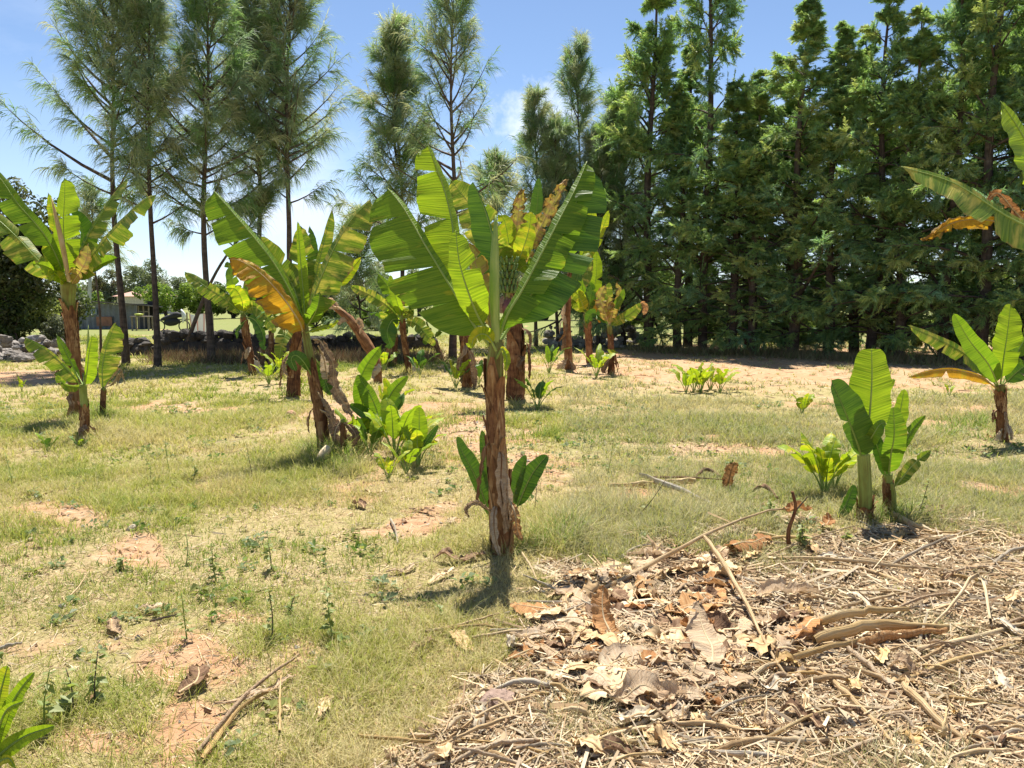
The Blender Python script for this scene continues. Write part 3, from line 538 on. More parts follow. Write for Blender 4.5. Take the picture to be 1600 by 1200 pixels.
# house roof far behind and a utility pole
hs = thing('house', (at(215, 500, 85)[0], 85, 0), 'distant house with a pinkish tiled roof behind the shed', 'house'); hx = at(217, 500, 85)[0]
V, Fl = box((hx, 87, 1.0), (4.6, 4, 2.0)); obj('wall', V, Fl, plain('cream_wall', (.55, .48, .38), .8), hs, smooth=False)
V = np.array([(hx - 2.7, 84.7, 1.95), (hx + 2.7, 84.7, 1.95), (hx + 2.7, 89.3, 1.95), (hx - 2.7, 89.3, 1.95), (hx - 1.2, 87, 2.6), (hx + 1.2, 87, 2.6)]); obj('roof', V, [np.array([(0, 1, 5, 4), (2, 3, 4, 5), (0, 3, 2, 1)]), np.array([(1, 2, 5), (3, 0, 4)])], plain('pink_roof_tile', (.42, .24, .18), .8), hs, smooth=False)
b0 = at(139, 510, 60); b0[2] = 0; t0_ = at(141, 425, 60); P_, _ = spline([b0, (b0 + t0_) / 2, t0_], 6); V, Fl, uv = tube(P_, np.linspace(.16, .11, 6), 10)
tag(obj('utility_pole', V, Fl, plain('grey_concrete', (.42, .42, .40), .8), None, uv), 'short pale grey pole standing beyond the shed roof', 'pole')
# striped sheet hung on the grass
c0 = at(313, 520, 36); n = 14; X_, Z_ = np.meshgrid(np.linspace(-.45, .45, n), np.linspace(0, 1, 6)); 
V = np.stack([c0[0] + X_ * (.8 + .2 * Z_), 36 + .1 * np.sin(X_ * 18), .06 + Z_ * .85 + .04 * np.sin(X_ * 9)], -1).reshape(-1, 3); k = np.arange((n - 1) * 5); a = (k // (n - 1)) * n + k % (n - 1)
col = np.where((np.arange(len(V)) % n % 5 < 1)[:, None], (.55, .18, .12), (.78, .76, .74)); cl = thing('clothes_line', (c0[0], 36, 0), 'white cloth with red stripes hung out beyond the leaning trunk', 'washing line')
obj('cloth', V, np.stack([a, a + 1, a + n + 1, a + n], 1), vcol_mat('cloth', .15, .8, .1, (1, 1, 1)), cl, col=col)
for dx_ in (-.6, .6):
    V, Fl = box((c0[0] + dx_, 36.02, .5), (.05, .05, 1.0)); obj('post', V, Fl, WOOD, cl, smooth=False)
P_, _ = spline([(c0[0] - .6, 36.02, .97), (c0[0], 36.02, .93), (c0[0] + .6, 36.02, .97)], 8); V, Fl, uv = tube(P_, .008, 5); obj('line', V, Fl, WOOD, cl, uv)
# ------------------------------------------------------------------ banana plants
def ortho(S, T): return unit(S - (S * T).sum(-1, keepdims=True) * T)
def halfblade(P, T, S, wd, Lm, side, tears, curl, wav, rng, nu=6, shear=.28, crumple=0, frac=.8):
    """one half of a leaf blade: rows run from the midrib path P outwards along S; the blade is split at the tears"""
    n = len(P); cuts = [0] + sorted(int(t * (n - 1)) for t in tears if .04 < t < .97) + [n - 1]
    Nn = np.cross(T, S); G = np.array((0, 0, -1.)); G = G - (G * T).sum(-1, keepdims=True) * T; G = G - (G * S).sum(-1, keepdims=True) * S
    Vs, Fs, Us, Es, o = [], [], [], [], 0; u = np.linspace(0, 1, nu + 1); ph = rng.rand() * 6; fr = 9 + 6 * rng.rand()
    for a, b in zip(cuts[:-1], cuts[1:]):
        if b <= a: continue
        k = np.arange(a, b + 1); m = len(k); d = 0 if len(cuts) == 2 else rng.randn() * .30; cl = curl * (.7 + .6 * rng.rand()); x = np.linspace(-1, 1, m)
        pos = np.repeat(P[k][:, None], nu + 1, 1).copy()
        for j in range(1, nu + 1):
            uu = u[j]; ang = cl * uu ** 1.5 * 1.3; dirv = S[k] * math.cos(ang) + G[k] * math.sin(ang) * 1.2 + Nn[k] * (d * min(1, uu / .35) * side)
            pos[:, j] = pos[:, j - 1] + (wd[k] / nu)[:, None] * unit(dirv)
        gap = 0 if len(cuts) == 2 else .10 * (P[b] - P[a])
        for j in range(nu + 1):
            uu = u[j]; pos[:, j] += T[k] * (wd[k] * shear * uu)[:, None]
            if len(cuts) > 2: pos[:, j] -= x[:, None] * gap[None] * max(0, uu - .15) ** 1.2
            ripple = np.sin(k * fr / n * 6.28 * .5 + ph) * .6 + np.sin(k * fr / n * 6.28 * 1.3 + ph * 2) * .4
            pos[:, j] += Nn[k] * (wav * wd[k] * uu ** 1.3 * ripple)[:, None]
        if crumple: pos[:, 1:] += rng.randn(m, nu, 3) * crumple * np.linspace(.2, 1, nu)[None, :, None]
        uv = np.stack(np.broadcast_arrays(side * u[None] * wd[k][:, None], (k / (n - 1) * Lm)[:, None]), -1); e = np.stack(np.broadcast_arrays(u[None], (k / (n - 1))[:, None]), -1).copy()
        e[..., 0] = np.maximum(e[..., 0], np.clip((e[..., 1] - .86) / .14, 0, 1))
        i = np.arange((m - 1) * nu); r = i // nu; c = i % nu; q = r * (nu + 1) + c + o
        f = np.stack([q, q + 1, q + nu + 2, q + nu + 1], 1); Fs.append(f if side > 0 else f[:, ::-1])
        Vs.append(pos.reshape(-1, 3)); Us.append(uv.reshape(-1, 2)); Es.append(e.reshape(-1, 2)); o += m * (nu + 1)
    return np.vstack(Vs), np.vstack(Fs), np.vstack(Us), np.vstack(Es)
SEED = [100]
def rs(): SEED[0] += 1; return np.random.RandomState(SEED[0])
def leaf3(plant, ctrl, SL, SR, wl, wr, mat, t0=.1, tears=2, curl=.35, wav=.10, rp=.012, name='leaf', label=None, crumple=0, n=40, rib=PETI, blunt=.5, nu=6):
    """ctrl: midrib points base to tip; SL, SR: (k,3) side directions at the ctrl points; widths in metres"""
    rng = rs(); P, Lm = spline(ctrl, n); T = unit(np.gradient(P, axis=0)); k = len(ctrl)
    itp = lambda S: np.stack([np.interp(np.linspace(0, k - 1, n), np.arange(k), np.broadcast_to(S, (k, 3))[:, j]) for j in range(3)], 1)
    t = np.linspace(0, 1, n); q = np.clip((t - t0) / (1 - t0), 0, 1); prof = np.sin(np.pi * q ** .82) ** blunt; prof[q <= 0] = 0
    prof = prof * (1 + .04 * np.sin(q * 21 + rng.rand() * 6)); Vs, Fs, Us, Es, o = [], [], [], [], 0
    for side, S, wd in ((1, SL, wl), (-1, SR, wr)):
        if wd <= 0: continue
        nt_ = tears if isinstance(tears, int) else tears[0 if side > 0 else 1]
        tl = list(t0 + (1 - t0) * (.12 + .8 * rng.rand(nt_))) if isinstance(nt_, int) else [t0 + (1 - t0) * v for v in nt_]
        V, Fq, U, E = halfblade(P, T, ortho(itp(S), T), wd * prof, Lm, side, tl, curl, wav, rng, nu, crumple=crumple); Vs.append(V); Fs.append(Fq + o); Us.append(U); Es.append(E); o += len(V)
    lf = obj(name, np.vstack(Vs), np.vstack(Fs), mat, plant, np.vstack(Us), np.vstack(Es))
    if label: lf['label'] = label
    ORG[lf.name] = ORG[plant.name]
    rr = rp * (1 - t * .82); V, Fl, uv = tube(P, rr, 7); obj('midrib', V, Fl, rib, lf, uv); return lf
def leaf(plant, Y, pts, wl, wr, mat='g', yl=20, yr=20, **kw):
    """pts: (px, py, dY) along the midrib, base to tip; widths in photo pixels at distance Y; yl, yr: how far each half turns towards the camera (deg)"""
    P = np.array([at(p[0], p[1], Y + (p[2] if len(p) > 2 else 0)) for p in pts]); s = np.array([(p[0], -p[1]) for p in pts], float); d = unit(np.gradient(s, axis=0)); perp = CR[None] * (-d[:, 1:2]) + CU[None] * d[:, 0:1]
    tw = unit(CO - P); SL = perp * math.cos(R(yl)) + tw * math.sin(R(yl)); SR = -perp * math.cos(R(yr)) + tw * math.sin(R(yr)); k = Y / F
    kw.setdefault('rp', .0075 + .0011 * (wl + wr) * k * 30 / 4); rib = kw.pop('rib', {'o': STALKO, 'b': STALK, 'y': PETI}.get(mat, PETI)) if isinstance(mat, str) else kw.pop('rib', STALK)
    return leaf3(plant, P, SL, SR, wl * k, wr * k, LM[mat] if isinstance(mat, str) else mat, rib=rib, **kw)
def dead(plant, Y, pts, wl, wr, mat=DRYL, **kw):
    kw.setdefault('tears', 1); kw.setdefault('crumple', .004); kw.setdefault('wav', .3); kw.setdefault('curl', .9)
    return leaf(plant, Y, pts, wl, wr, mat, name='dead_leaf', **kw)
def spear(plant, Y, pts, r, mat=PETI):
    P, _ = spline(np.array([at(p[0], p[1], Y + (p[2] if len(p) > 2 else 0)) for p in pts]), 14); t = np.linspace(0, 1, 14); V, Fl, uv = tube(P, r * Y / F * (.7 + .3 * np.sin(t * 2.6)) * (1 - t ** 4 * .85), 9); obj('rolled_leaf', V, Fl, mat, plant, uv)
def stem(plant, Y, pts, green=.6, sheaths=6, rough=.05, mat=STEM, ragged=True):
    """pts (px, py, radius px) from the ground up; lower share brown fibre, upper share green"""
    rng = rs(); k = Y / F; C3 = np.array([at(p[0], p[1], Y + (p[3] if len(p) > 3 else 0)) for p in pts]); C3[0] -= np.array((0, 0, .06)); P, Lm = spline(C3, 30); rad = np.interp(np.linspace(0, 1, 30), np.linspace(0, 1, len(pts)), [p[2] * k * .84 for p in pts])
    ng = int(29 * green); parts = []
    V, Fl, uv = tube(P[:ng + 2], rad[:ng + 2], 18, False, rough, rng); obj('stem', V, Fl, mat, plant, uv)
    if ng < 27: V, Fl, uv = tube(P[ng:], rad[ng:] * .96, 18, True, rough * .4, rng); obj('stem', V, Fl, STEMG, plant, uv)
    T = unit(np.gradient(P, axis=0)); A = unit(np.cross(T, np.array((0, 1., 0)))); B = np.cross(T, A)
    if green < .9:                    # ragged top of the dry part: pointed flaps all round
        flaps = [(green - .16 - .05 * rng.rand(), min(.97, green + .03 + .14 * rng.rand()), i_ * 1.05 + .4 * rng.rand()) for i_ in range(6)]
    else: flaps = []
    for s in range(sheaths + len(flaps)):          # overlapping dry sheath flaps: broad at the foot, pointed above
        f0 = green * (s / max(1, sheaths)) * .8; f1 = min(.98, f0 + .22 + .25 * rng.rand()); az = rng.rand() * 6.28 if s else -1.2
        if s >= sheaths: f0, f1, az = flaps[s - sheaths]; f0 = max(0, f0)
        m = 16; x = np.linspace(0, 1, m); fi = (f0 + (f1 - f0) * x) * 29
        c = np.stack([np.interp(fi, np.arange(30), P[:, j]) for j in range(3)], 1); rr = np.interp(fi, np.arange(30), rad) * (1.05 + .03 * s / (sheaths + 6)); Ai = np.stack([np.interp(fi, np.arange(30), A[:, j]) for j in range(3)], 1); Bi = np.stack([np.interp(fi, np.arange(30), B[:, j]) for j in range(3)], 1)
        wdt = (1.5 - 1.35 * x ** 1.4) * (.7 + .5 * rng.rand()); th = az + wdt[:, None] * np.linspace(-1, 1, 11)[None] + .12 * np.sin(x * 5)[:, None]
        lift = 1 + (.10 * np.abs(np.linspace(-1, 1, 11)) ** 3)[None] + (.55 * rng.rand() * x ** 6)[:, None] + .03 * rng.randn(m, 11)
        V = c[:, None] + (Ai[:, None] * np.cos(th)[..., None] + Bi[:, None] * np.sin(th)[..., None]) * (rr[:, None] * lift)[..., None]
        uv = np.stack(np.broadcast_arrays((th - az) / 6.28, (x * (f1 - f0) * Lm)[:, None]), -1).reshape(-1, 2); i = np.arange((m - 1) * 10); q = (i // 10) * 11 + i % 10
        obj('sheath', V.reshape(-1, 3), np.stack([q, q + 1, q + 12, q + 11], 1), ([SHEATH, STEM, SHEATH] if s < sheaths else [STEM, STEM, SHEATH])[s % 3], plant, uv)
    if pts[0][2] > 6 and sheaths > 2:     # strips of dead sheath peeling off and hanging to the ground
        for i_ in range(3 + int(pts[0][2] > 12)):
            f = int(29 * green * (.22 + .6 * rng.rand())); a_ = -1.57 + rng.randn() * 1.3; h = np.array((math.cos(a_), math.sin(a_), 0)); r0 = rad[f]; q0 = P[f] + h * r0 * .9; hh = min(P[f][2] - .02, .25 + .4 * rng.rand()); wd = r0 * (.35 + .4 * rng.rand()); s_ = np.array((-h[1], h[0], 0))
            leaf3(plant, np.array([q0, q0 + h * r0 * .7 + (0, 0, -.04), q0 + h * r0 * (1.0 + rng.rand() * .5) + (0, 0, -hh * .5) + s_ * rng.randn() * r0 * .4, q0 + h * r0 * (.8 + rng.rand() * 1.2) + (0, 0, -hh) + s_ * rng.randn() * r0 * .8]), (s_ + h * .4)[None], (-s_ + h * .4)[None], wd, wd, [DRYD, SHEATH, DRYL][rng.randint(3)], t0=0, tears=0, curl=.2, wav=.35, n=16, nu=4, name='dead_sheath', rib=SHEATH, crumple=.004, rp=.006)
    BASES.append((P[0][0], P[0][1], rad[0]))
    return P, rad
BASES = []
def crown(plant, top, nleaf, Lr, wr_, mats, seed, el=(35, 85), tears=4, az0=None, spread=1.0, n=30):
    """leaves spiralling out of a stem top, world space"""
    rng = np.random.RandomState(seed); top = np.array(top)
    for i in range(nleaf):
        az = (az0 if az0 is not None else rng.rand() * 6) + i * 2.5 + rng.randn() * .3; e0 = R(el[0] + (el[1] - el[0]) * (i + .5) / nleaf); Ln = Lr[0] + (Lr[1] - Lr[0]) * rng.rand(); h = np.array((math.cos(az), math.sin(az), 0)) * spread
        pts = [top]; e = e0; drop = R(18 + 22 * rng.rand()) * (1.25 - i / nleaf)
        for s in range(5): pts.append(pts[-1] + (h * math.cos(e) + np.array((0, 0, math.sin(e)))) * Ln / 5); e -= drop * .45 * (s + .5) / 2
        S = np.array((-math.sin(az), math.cos(az), 0)); tw = rng.randn() * .35; Nn = np.cross(h, S); up = np.array((0, 0, 1.)); fold = .15 + .5 * rng.rand(); S = unit(S + up * tw)
        wd = (wr_[0] + (wr_[1] - wr_[0]) * rng.rand()); leaf3(plant, np.array(pts), unit(S + up * fold)[None], unit(-S + up * fold)[None], wd, wd, LM[mats[rng.randint(len(mats))]], t0=.14, tears=tears, curl=.5, wav=.12, rp=.006 + wd * .035, n=n, nu=5)
BPG = 'banana plants of the plot'; SKG = 'young banana suckers in the grass'
def banana(bx, by, label, Y=None):
    g = ground(bx, by) if Y is None else at(bx, by, Y)
    if Y is not None: g[2] = float(gz(g[0], g[1]))
    return thing('banana_plant', g, label, 'banana plant', BPG), g[1]
# --- the big plant in the middle
p, Y = banana(785, 862, 'largest banana plant, in the middle of the plot, with a tall brown sheathed stem')
stem(p, Y, [(786, 866, 22), (784, 830, 21), (781, 780, 19), (777, 720, 17), (774, 650, 15.5), (773, 600, 15), (774, 560, 17), (776, 530, 14)], green=.76, sheaths=11)
leaf(p, Y, [(772, 548), (747, 518, -.03), (725, 483, -.02), (693, 430, .02), (662, 379, .07), (631, 326, .13), (606, 294, .18)], 80, 15, 'g', 12, -50, tears=[[.22, .34, .46, .56, .80], []], curl=.25, wav=.05, t0=.12, blunt=.42)
leaf(p, Y, [(772, 540), (755, 503, .05), (731, 446, .12), (711, 395, .18), (706, 347, .22), (692, 290, .24), (668, 226, .24)], 50, 18, 'l', 12, -55, tears=[[.50, .84], []], curl=.3, wav=.12, t0=.3, blunt=.45)
leaf(p, Y, [(773, 535), (750, 500, -.08), (733, 460, -.14), (718, 410, -.16), (712, 360, -.14)], 22, 30, 'l', -30, 30, tears=[[], [.6]], curl=.3, t0=.18)
leaf(p, Y, [(776, 530), (775, 470, .12), (771, 385, .2), (758, 330, .2), (739, 284, .18)], 30, 5, 'd', 5, -50, tears=0, t0=.35)
spear(p, Y, [(776, 540, -.02), (773, 470, -.05), (773, 400, -.05), (775, 336, -.04)], 8.5)
leaf(p, Y, [(778, 534), (793, 492, -.02), (815, 455, -.0), (842, 404, .05), (873, 345, .12), (901, 291, .2), (917, 252, .26)], 13, 40, 'g', -40, 20, tears=[[], [.22, .38, .58, .76]], curl=.2, wav=.16, t0=.06, blunt=.42)
leaf(p, Y, [(779, 538), (800, 505, .05), (830, 460, .08), (860, 405, .13), (888, 345, .2), (912, 288, .27), (925, 262, .3)], 10, 60, 'd', 0, 10, tears=[[], [.36, .5, .72]], curl=.3, wav=.12, t0=.12, blunt=.45)
leaf(p, Y, [(775, 548, -.08), (764, 527, -.12), (752, 522, -.14), (740, 530, -.14), (737, 545, -.13)], 9, 14, 'y', 30, 30, tears=1, curl=.6, t0=.2)
leaf(p, Y, [(772, 545), (766, 510, .05), (756, 465, .08), (744, 415, .08), (726, 378, .06)], 12, 24, 'b', 10, 20, tears=[[.5], [.35, .6, .8]], curl=.5, wav=.25, t0=.2)
leaf(p, Y, [(777, 545), (781, 520, .1), (792, 500, .15), (806, 470, .2)], 10, 8, 'g', 20, 20, tears=0)
leaf(p, Y, [(776, 560, -.05), (785, 545, -.1), (792, 560, -.12), (790, 580, -.12)], 6, 6, 'y', 20, 30, tears=0, t0=.3)
dead(p, Y, [(795, 780, -.1), (804, 800, -.16), (808, 828, -.16), (816, 845, -.16)], 8, 9, DRYO, tears=1)
dead(p, Y, [(768, 800, -.05), (745, 785, -.1), (728, 795, -.12), (733, 808, -.12)], 4, 4, DRYL, tears=0)
# suckers at its foot
p, Y = banana(776, 800, 'dark green sucker close behind the foot of the largest banana stem', Y=gY(785, 862) + .18)
leaf(p, Y, [(775, 840), (755, 775), (738, 735), (722, 705), (714, 682)], 9, 17, 'd', 5, 10, tears=0, t0=.22, curl=.15)
leaf(p, Y, [(774, 830), (762, 740), (756, 700), (753, 672)], 8, 10, 'd', 0, 10, tears=0, t0=.4, curl=.1)
leaf(p, Y, [(790, 835), (802, 780), (813, 740), (822, 711)], 16, 8, 'd', 15, 15, tears=0, t0=.3, curl=.15)
leaf(p, Y, [(792, 835), (815, 775), (833, 738), (855, 711)], 16, 15, 'd', 10, 15, tears=0, t0=.35, curl=.15)
# --- leaning plant with the orange leaf
p, Y = banana(510, 706, 'leaning banana plant with a big orange dying leaf and shredded dead leaves on its stem')
stem(p, Y, [(508, 708, 12), (502, 660, 11), (494, 615, 10), (486, 570, 8.5), (480, 535, 8), (475, 505, 7)], green=.62, sheaths=7)
leaf(p, Y, [(474, 510), (460, 470, -.1), (431, 416, -.15), (400, 375, -.18), (366, 335, -.2), (334, 298, -.2)], 50, 11, 'g', 20, -55, tears=[[.42, .62, .82], []], curl=.25, wav=.07, t0=.06, blunt=.42)
leaf(p, Y, [(474, 520), (466, 500, -.2), (440, 462, -.3), (408, 428, -.34), (377, 408, -.36), (357, 404, -.36)], 36, 10, 'o', 15, -30, tears=[[.3, .5, .68, .82], []], curl=.25, wav=.22, t0=.04, crumple=.006, label='orange dying leaf with a crinkled brown tip')
leaf(p, Y, [(475, 510), (458, 447, .15), (430, 405, .2), (404, 367, .22)], 6, 20, 'v', 0, -10, tears=2, t0=.1)
leaf(p, Y, [(477, 510), (475, 470, .05), (470, 410, .06), (465, 346, .06)], 5, 10, 'l', 20, 10, tears=0, t0=.05, curl=.2)
leaf(p, Y, [(477, 508), (475, 450, .2), (473, 390, .25), (470, 352, .25)], 22, 24, 'v', 10, 10, tears=4, t0=.12, wav=.25)
leaf(p, Y, [(478, 508), (484, 440, .3), (486, 390, .36), (484, 352, .38)], 6, 12, 'd', 10, 10, tears=2, t0=.4, wav=.2)
leaf(p, Y, [(478, 508), (488, 470, -.05), (504, 428, -.1), (524, 384, -.12), (550, 342, -.12), (580, 311, -.1)], 10, 42, 'v', -40, 15, tears=[[], [.2, .55, .75]], curl=.3, wav=.12, t0=.05, blunt=.42)
leaf(p, Y, [(477, 508), (488, 480, .1), (494, 430, .18), (507, 375, .2), (520, 325, .2)], 6, 15, 'v', -20, 10, tears=[[], [.5]], curl=.3, t0=.1)
leaf(p, Y, [(478, 512), (500, 478, .15), (530, 445, .22), (566, 400, .25)], 8, 9, 'y', 10, 10, tears=1, t0=.5)
leaf(p, Y, [(478, 512), (486, 500, -.12), (496, 480, -.2), (500, 455, -.2)], 14, 12, 'g', 30, 0, tears=1, t0=.1)
leaf(p, Y, [(486, 585, -.05), (474, 565, -.15), (462, 555, -.18), (455, 562, -.18), (462, 580, -.18)], 7, 9, 'd', 20, 20, tears=1, t0=.1)
leaf(p, Y, [(492, 560, .1), (502, 575, .1), (510, 600, .08), (518, 617, .08)], 11, 11, 'd', 10, 10, tears=0, t0=.1)
dead(p, Y, [(490, 530, -.05), (500, 532, -.12), (512, 552, -.15), (521, 570, -.15), (522, 600, -.15), (535, 628, -.15), (553, 652, -.14)], 8, 9, DRYD, crumple=.009, tears=2, wav=.45)
dead(p, Y, [(496, 612, -.05), (508, 630, -.12), (520, 655, -.15), (538, 675, -.15), (562, 700, -.14)], 6, 6, DRYD, crumple=.008, wav=.4)
dead(p, Y, [(497, 540, 0), (506, 560, .05), (512, 590, .08), (528, 615, .1), (545, 632, .1)], 10, 9, DRYL)
dead(p, Y, [(500, 640, -.05), (515, 650, -.1), (524, 680, -.12), (534, 700, -.1), (540, 712, -.1)], 9, 8, DRYD)
dead(p, Y, [(478, 520, -.08), (500, 512, -.1), (518, 508, -.1), (528, 500, -.1)], 3, 5, 'y', tears=0)
# cut stump at its foot, and a shoot beside it
st_, Ys = thing('cut_banana_stump', ground(503, 720), 'pale cut end of a banana stump leaning at the foot of the leaning plant', 'stump'), gY(503, 720)
V, Fl, uv = tube(spline([at(513, 700, Ys), at(506, 708, Ys - .05), at(498, 722, Ys - .1)], 6)[0], np.array([.042, .046, .046, .044, .042, .038]), 12, True, .08, rs()); obj('stump', V, Fl, STALK, st_, uv)
p, Y = banana(537, 712, 'thin brown sucker stem among dead leaves at the leaning plant, nearly leafless')
stem(p, Y, [(537, 714, 7), (536, 680, 6), (535, 655, 4)], .9, 2); dead(p, Y, [(535, 660), (545, 665, -.05), (556, 680, -.1), (552, 700, -.1)], 7, 7, DRYD); dead(p, Y, [(535, 655), (525, 670, -.05), (522, 690, -.08)], 5, 5, DRYD)
# --- broken dead stem bending over behind
Yb = 12.0; b_ = ground(590, 600); Yb = b_[1]; bs = thing('dead_banana_stem', b_, 'broken dry brown banana stem bent over to the left with frayed end', 'dead stem')
P_, _ = spline([at(592, 604, Yb), at(588, 570, Yb), at(578, 546, Yb), at(560, 518, Yb), at(542, 495, Yb), at(512, 474, Yb)], 20); V, Fl, uv = tube(P_, np.interp(np.linspace(0, 1, 20), [0, .4, .6, .8, 1], [.08, .10, .09, .075, .02]), 12, True, .14, rs()); obj('stem', V, Fl, STEM, bs, uv)
for q in ([(575, 545), (580, 560, -.1), (572, 575, -.1), (568, 585, -.1)], [(585, 555), (590, 575, -.1), (582, 592, -.1)]): dead(bs, Yb, q, 6, 7, CUT, tears=1)
for q in ([(545, 498), (530, 482, -.05), (510, 480, -.05)], [(548, 500), (535, 500, -.1), (528, 508, -.1)], [(555, 512), (560, 500, -.1), (566, 510, -.1), (562, 522, -.1)], [(535, 490), (520, 470), (506, 468)]): dead(bs, Yb, q, 4, 5, DRYL, tears=1)
# --- plants at the left edge
p, Y = banana(118, 650, 'tall banana plant at the left edge with a thick rusty stem and many yellowing leaves')
stem(p, Y, [(119, 652, 10), (118, 600, 10.5), (115, 550, 11), (111, 500, 10), (107, 465, 10), (107, 440, 15)], green=.75, sheaths=8)
leaf(p, Y, [(104, 445), (92, 410, -.2), (73, 372, -.35), (51, 344, -.45), (27, 317, -.5), (0, 278, -.5), (-28, 250, -.45)], 24, 9, 'g', 35, -30, tears=[[.25, .45, .65], []], t0=.1, curl=.3)
leaf(p, Y, [(103, 448), (82, 428, -.1), (55, 402, -.15), (26, 370, -.15), (-5, 342, -.1), (-35, 326, 0)], 30, 12, 'v', 20, -20, tears=[[.25, .42, .58, .75], [.5]], t0=.08, curl=.5)
leaf(p, Y, [(106, 440), (103, 400, -.1), (99, 352, -.16), (101, 305, -.2), (101, 277, -.22)], 13, 30, 'l', 15, 15, tears=[[.6], [.38, .62]], t0=.06, curl=.35, blunt=.38)
leaf(p, Y, [(110, 440), (122, 402, -.05), (141, 363, 0), (174, 311, .1), (200, 277, .15)], 5, 24, 'v', -30, 15, tears=[[], [.35, .55, .78]], t0=.06, curl=.3)
leaf(p, Y, [(112, 442), (132, 415, -.2), (161, 378, -.35), (194, 342, -.45), (226, 312, -.5), (246, 304, -.5)], 5, 26, 'v', -35, 20, tears=[[], [.2, .35, .5, .65, .8]], t0=.06, curl=.35, label='torn leaf with browned yellow patches')
leaf(p, Y, [(104, 442), (92, 390, .1), (82, 335, .15), (75, 300, .15)], 9, 13, 'y', 10, 10, tears=[[.5], [.4, .7]], t0=.15, wav=.25)
spear(p, Y, [(108, 440, -.25), (96, 375, -.3), (80, 308, -.3)], 4, STALKO)
leaf(p, Y, [(110, 442), (122, 400, .05), (130, 365, .05), (110, 328, .05)], 4, 20, 'd', 0, -10, tears=0, t0=.1)
leaf(p, Y, [(110, 445), (135, 425, -.1), (160, 412, -.15), (185, 402, -.2)], 14, 8, 'g', 20, 30, tears=1, t0=.1, curl=.5)
leaf(p, Y, [(103, 446), (85, 424, -.25), (66, 414, -.35), (50, 412, -.4)], 13, 10, 'l', 30, 20, tears=1, t0=.1, curl=.5)
leaf(p, Y, [(104, 446), (88, 415, -.1), (75, 390, -.15), (74, 372, -.15)], 10, 12, 'y', 10, 20, tears=1, t0=.2)
leaf(p, Y, [(110, 446), (125, 425, -.3), (135, 405, -.35), (138, 380, -.35)], 14, 9, 'b', 20, 10, tears=2, t0=.1, wav=.3)
leaf(p, Y, [(104, 445), (92, 432, -.3), (84, 425, -.33), (78, 440, -.35)], 8, 9, 'y', 20, 20, tears=1, t0=.1)
p, Y = banana(131, 684, 'short stocky sucker with five spreading leaves in front of the tall left edge plant')
stem(p, Y, [(131, 686, 9), (132, 655, 8), (131, 625, 7), (129, 600, 7)], .6, 3)
leaf(p, Y, [(128, 606), (115, 588, -.1), (96, 568, -.15), (70, 546, -.2), (38, 527, -.2)], 20, 4, 'v', 25, -10, tears=[[.3, .5, .72], []], t0=.1, curl=.6)
leaf(p, Y, [(130, 602), (118, 580, .1), (102, 548, .15), (88, 522, .18)], 9, 6, 'g', 10, 10, tears=1, t0=.15)
leaf(p, Y, [(132, 602), (136, 580, -.1), (139, 552, -.15), (144, 525, -.16)], 4, 16, 'l', 10, 5, tears=0, t0=.05, blunt=.35, curl=.2)
spear(p, Y, [(131, 604), (137, 555, .05), (138, 508, .06)], 2.6)
leaf(p, Y, [(127, 606), (112, 604, -.2), (100, 600, -.3), (88, 585, -.35)], 9, 9, 'v', 25, 25, tears=1, t0=.1, curl=.6)
for q in ([(131, 690), (118, 680, -.1), (114, 690, -.15)], [(131, 690), (142, 682, -.1), (150, 690, -.12)]): leaf(p, Y, q, 5, 5, 'd', 20, 20, tears=0)
p, Y = banana(159, 652, 'slim sucker with one broad upright leaf, right of the tall left edge plant')
stem(p, Y, [(160, 655, 5.5), (161, 630, 5), (162, 606, 4)], .85, 2)
leaf(p, Y, [(161, 612), (160, 575, -.02), (167, 540, 0), (181, 504, .02)], 6, 24, 'v', 10, 10, tears=[[], [.5]], t0=.05, blunt=.4, curl=.2)
for q in ([(163, 606), (175, 590), (188, 577), (195, 600)], [(163, 606), (178, 598), (190, 578), (182, 604)]): dead(p, Y, q, 2, 2, STALK, tears=0)
# --- right: plant rising beyond the frame edge
p, Y = banana(1567, 688, 'banana plant at the right edge with an orange tipped lower leaf')
stem(p, Y, [(1568, 692, 10), (1566, 655, 9), (1564, 620, 8), (1562, 600, 9)], .85, 6)
leaf(p, Y, [(1560, 606), (1530, 572, -.1), (1495, 545, -.15), (1455, 525, -.18), (1418, 508, -.2)], 17, 7, 'v', 25, -10, tears=[[.4, .6], []], t0=.12, curl=.35)
leaf(p, Y, [(1560, 604), (1545, 570, -.2), (1515, 532, -.28), (1490, 490, -.3)], 16, 15, 'g', -10, 35, tears=0, t0=.08, curl=.3)
leaf(p, Y, [(1563, 602), (1568, 560, -.1), (1574, 520, -.12), (1579, 475, -.1)], 22, 21, 'l', 10, 15, tears=[[], [.4]], t0=.1, blunt=.42, curl=.2)
leaf(p, Y, [(1559, 608), (1530, 588, -.15), (1490, 578, -.2), (1455, 580, -.22), (1418, 590, -.24)], 12, 3, 'o', 35, 0, tears=[[.6], []], t0=.12, curl=.6, label='lowest leaf turning orange towards its brown tip')
leaf(p, Y, [(1565, 604), (1590, 580, -.1), (1615, 565, -.15), (1650, 560, -.2)], 14, 18, 'd', 20, 20, tears=2, t0=.1)
leaf(p, Y, [(1565, 602), (1585, 560, .1), (1605, 525, .15), (1630, 500, .2)], 18, 14, 'g', 10, 20, tears=1, t0=.1)
dead(p, Y, [(1566, 670, -.05), (1560, 682, -.1), (1553, 698, -.12)], 5, 4, DRYL, tears=0)
dead(p, Y, [(1558, 640), (1553, 645, -.05), (1551, 660, -.05)], 3, 3, STEM, tears=0)
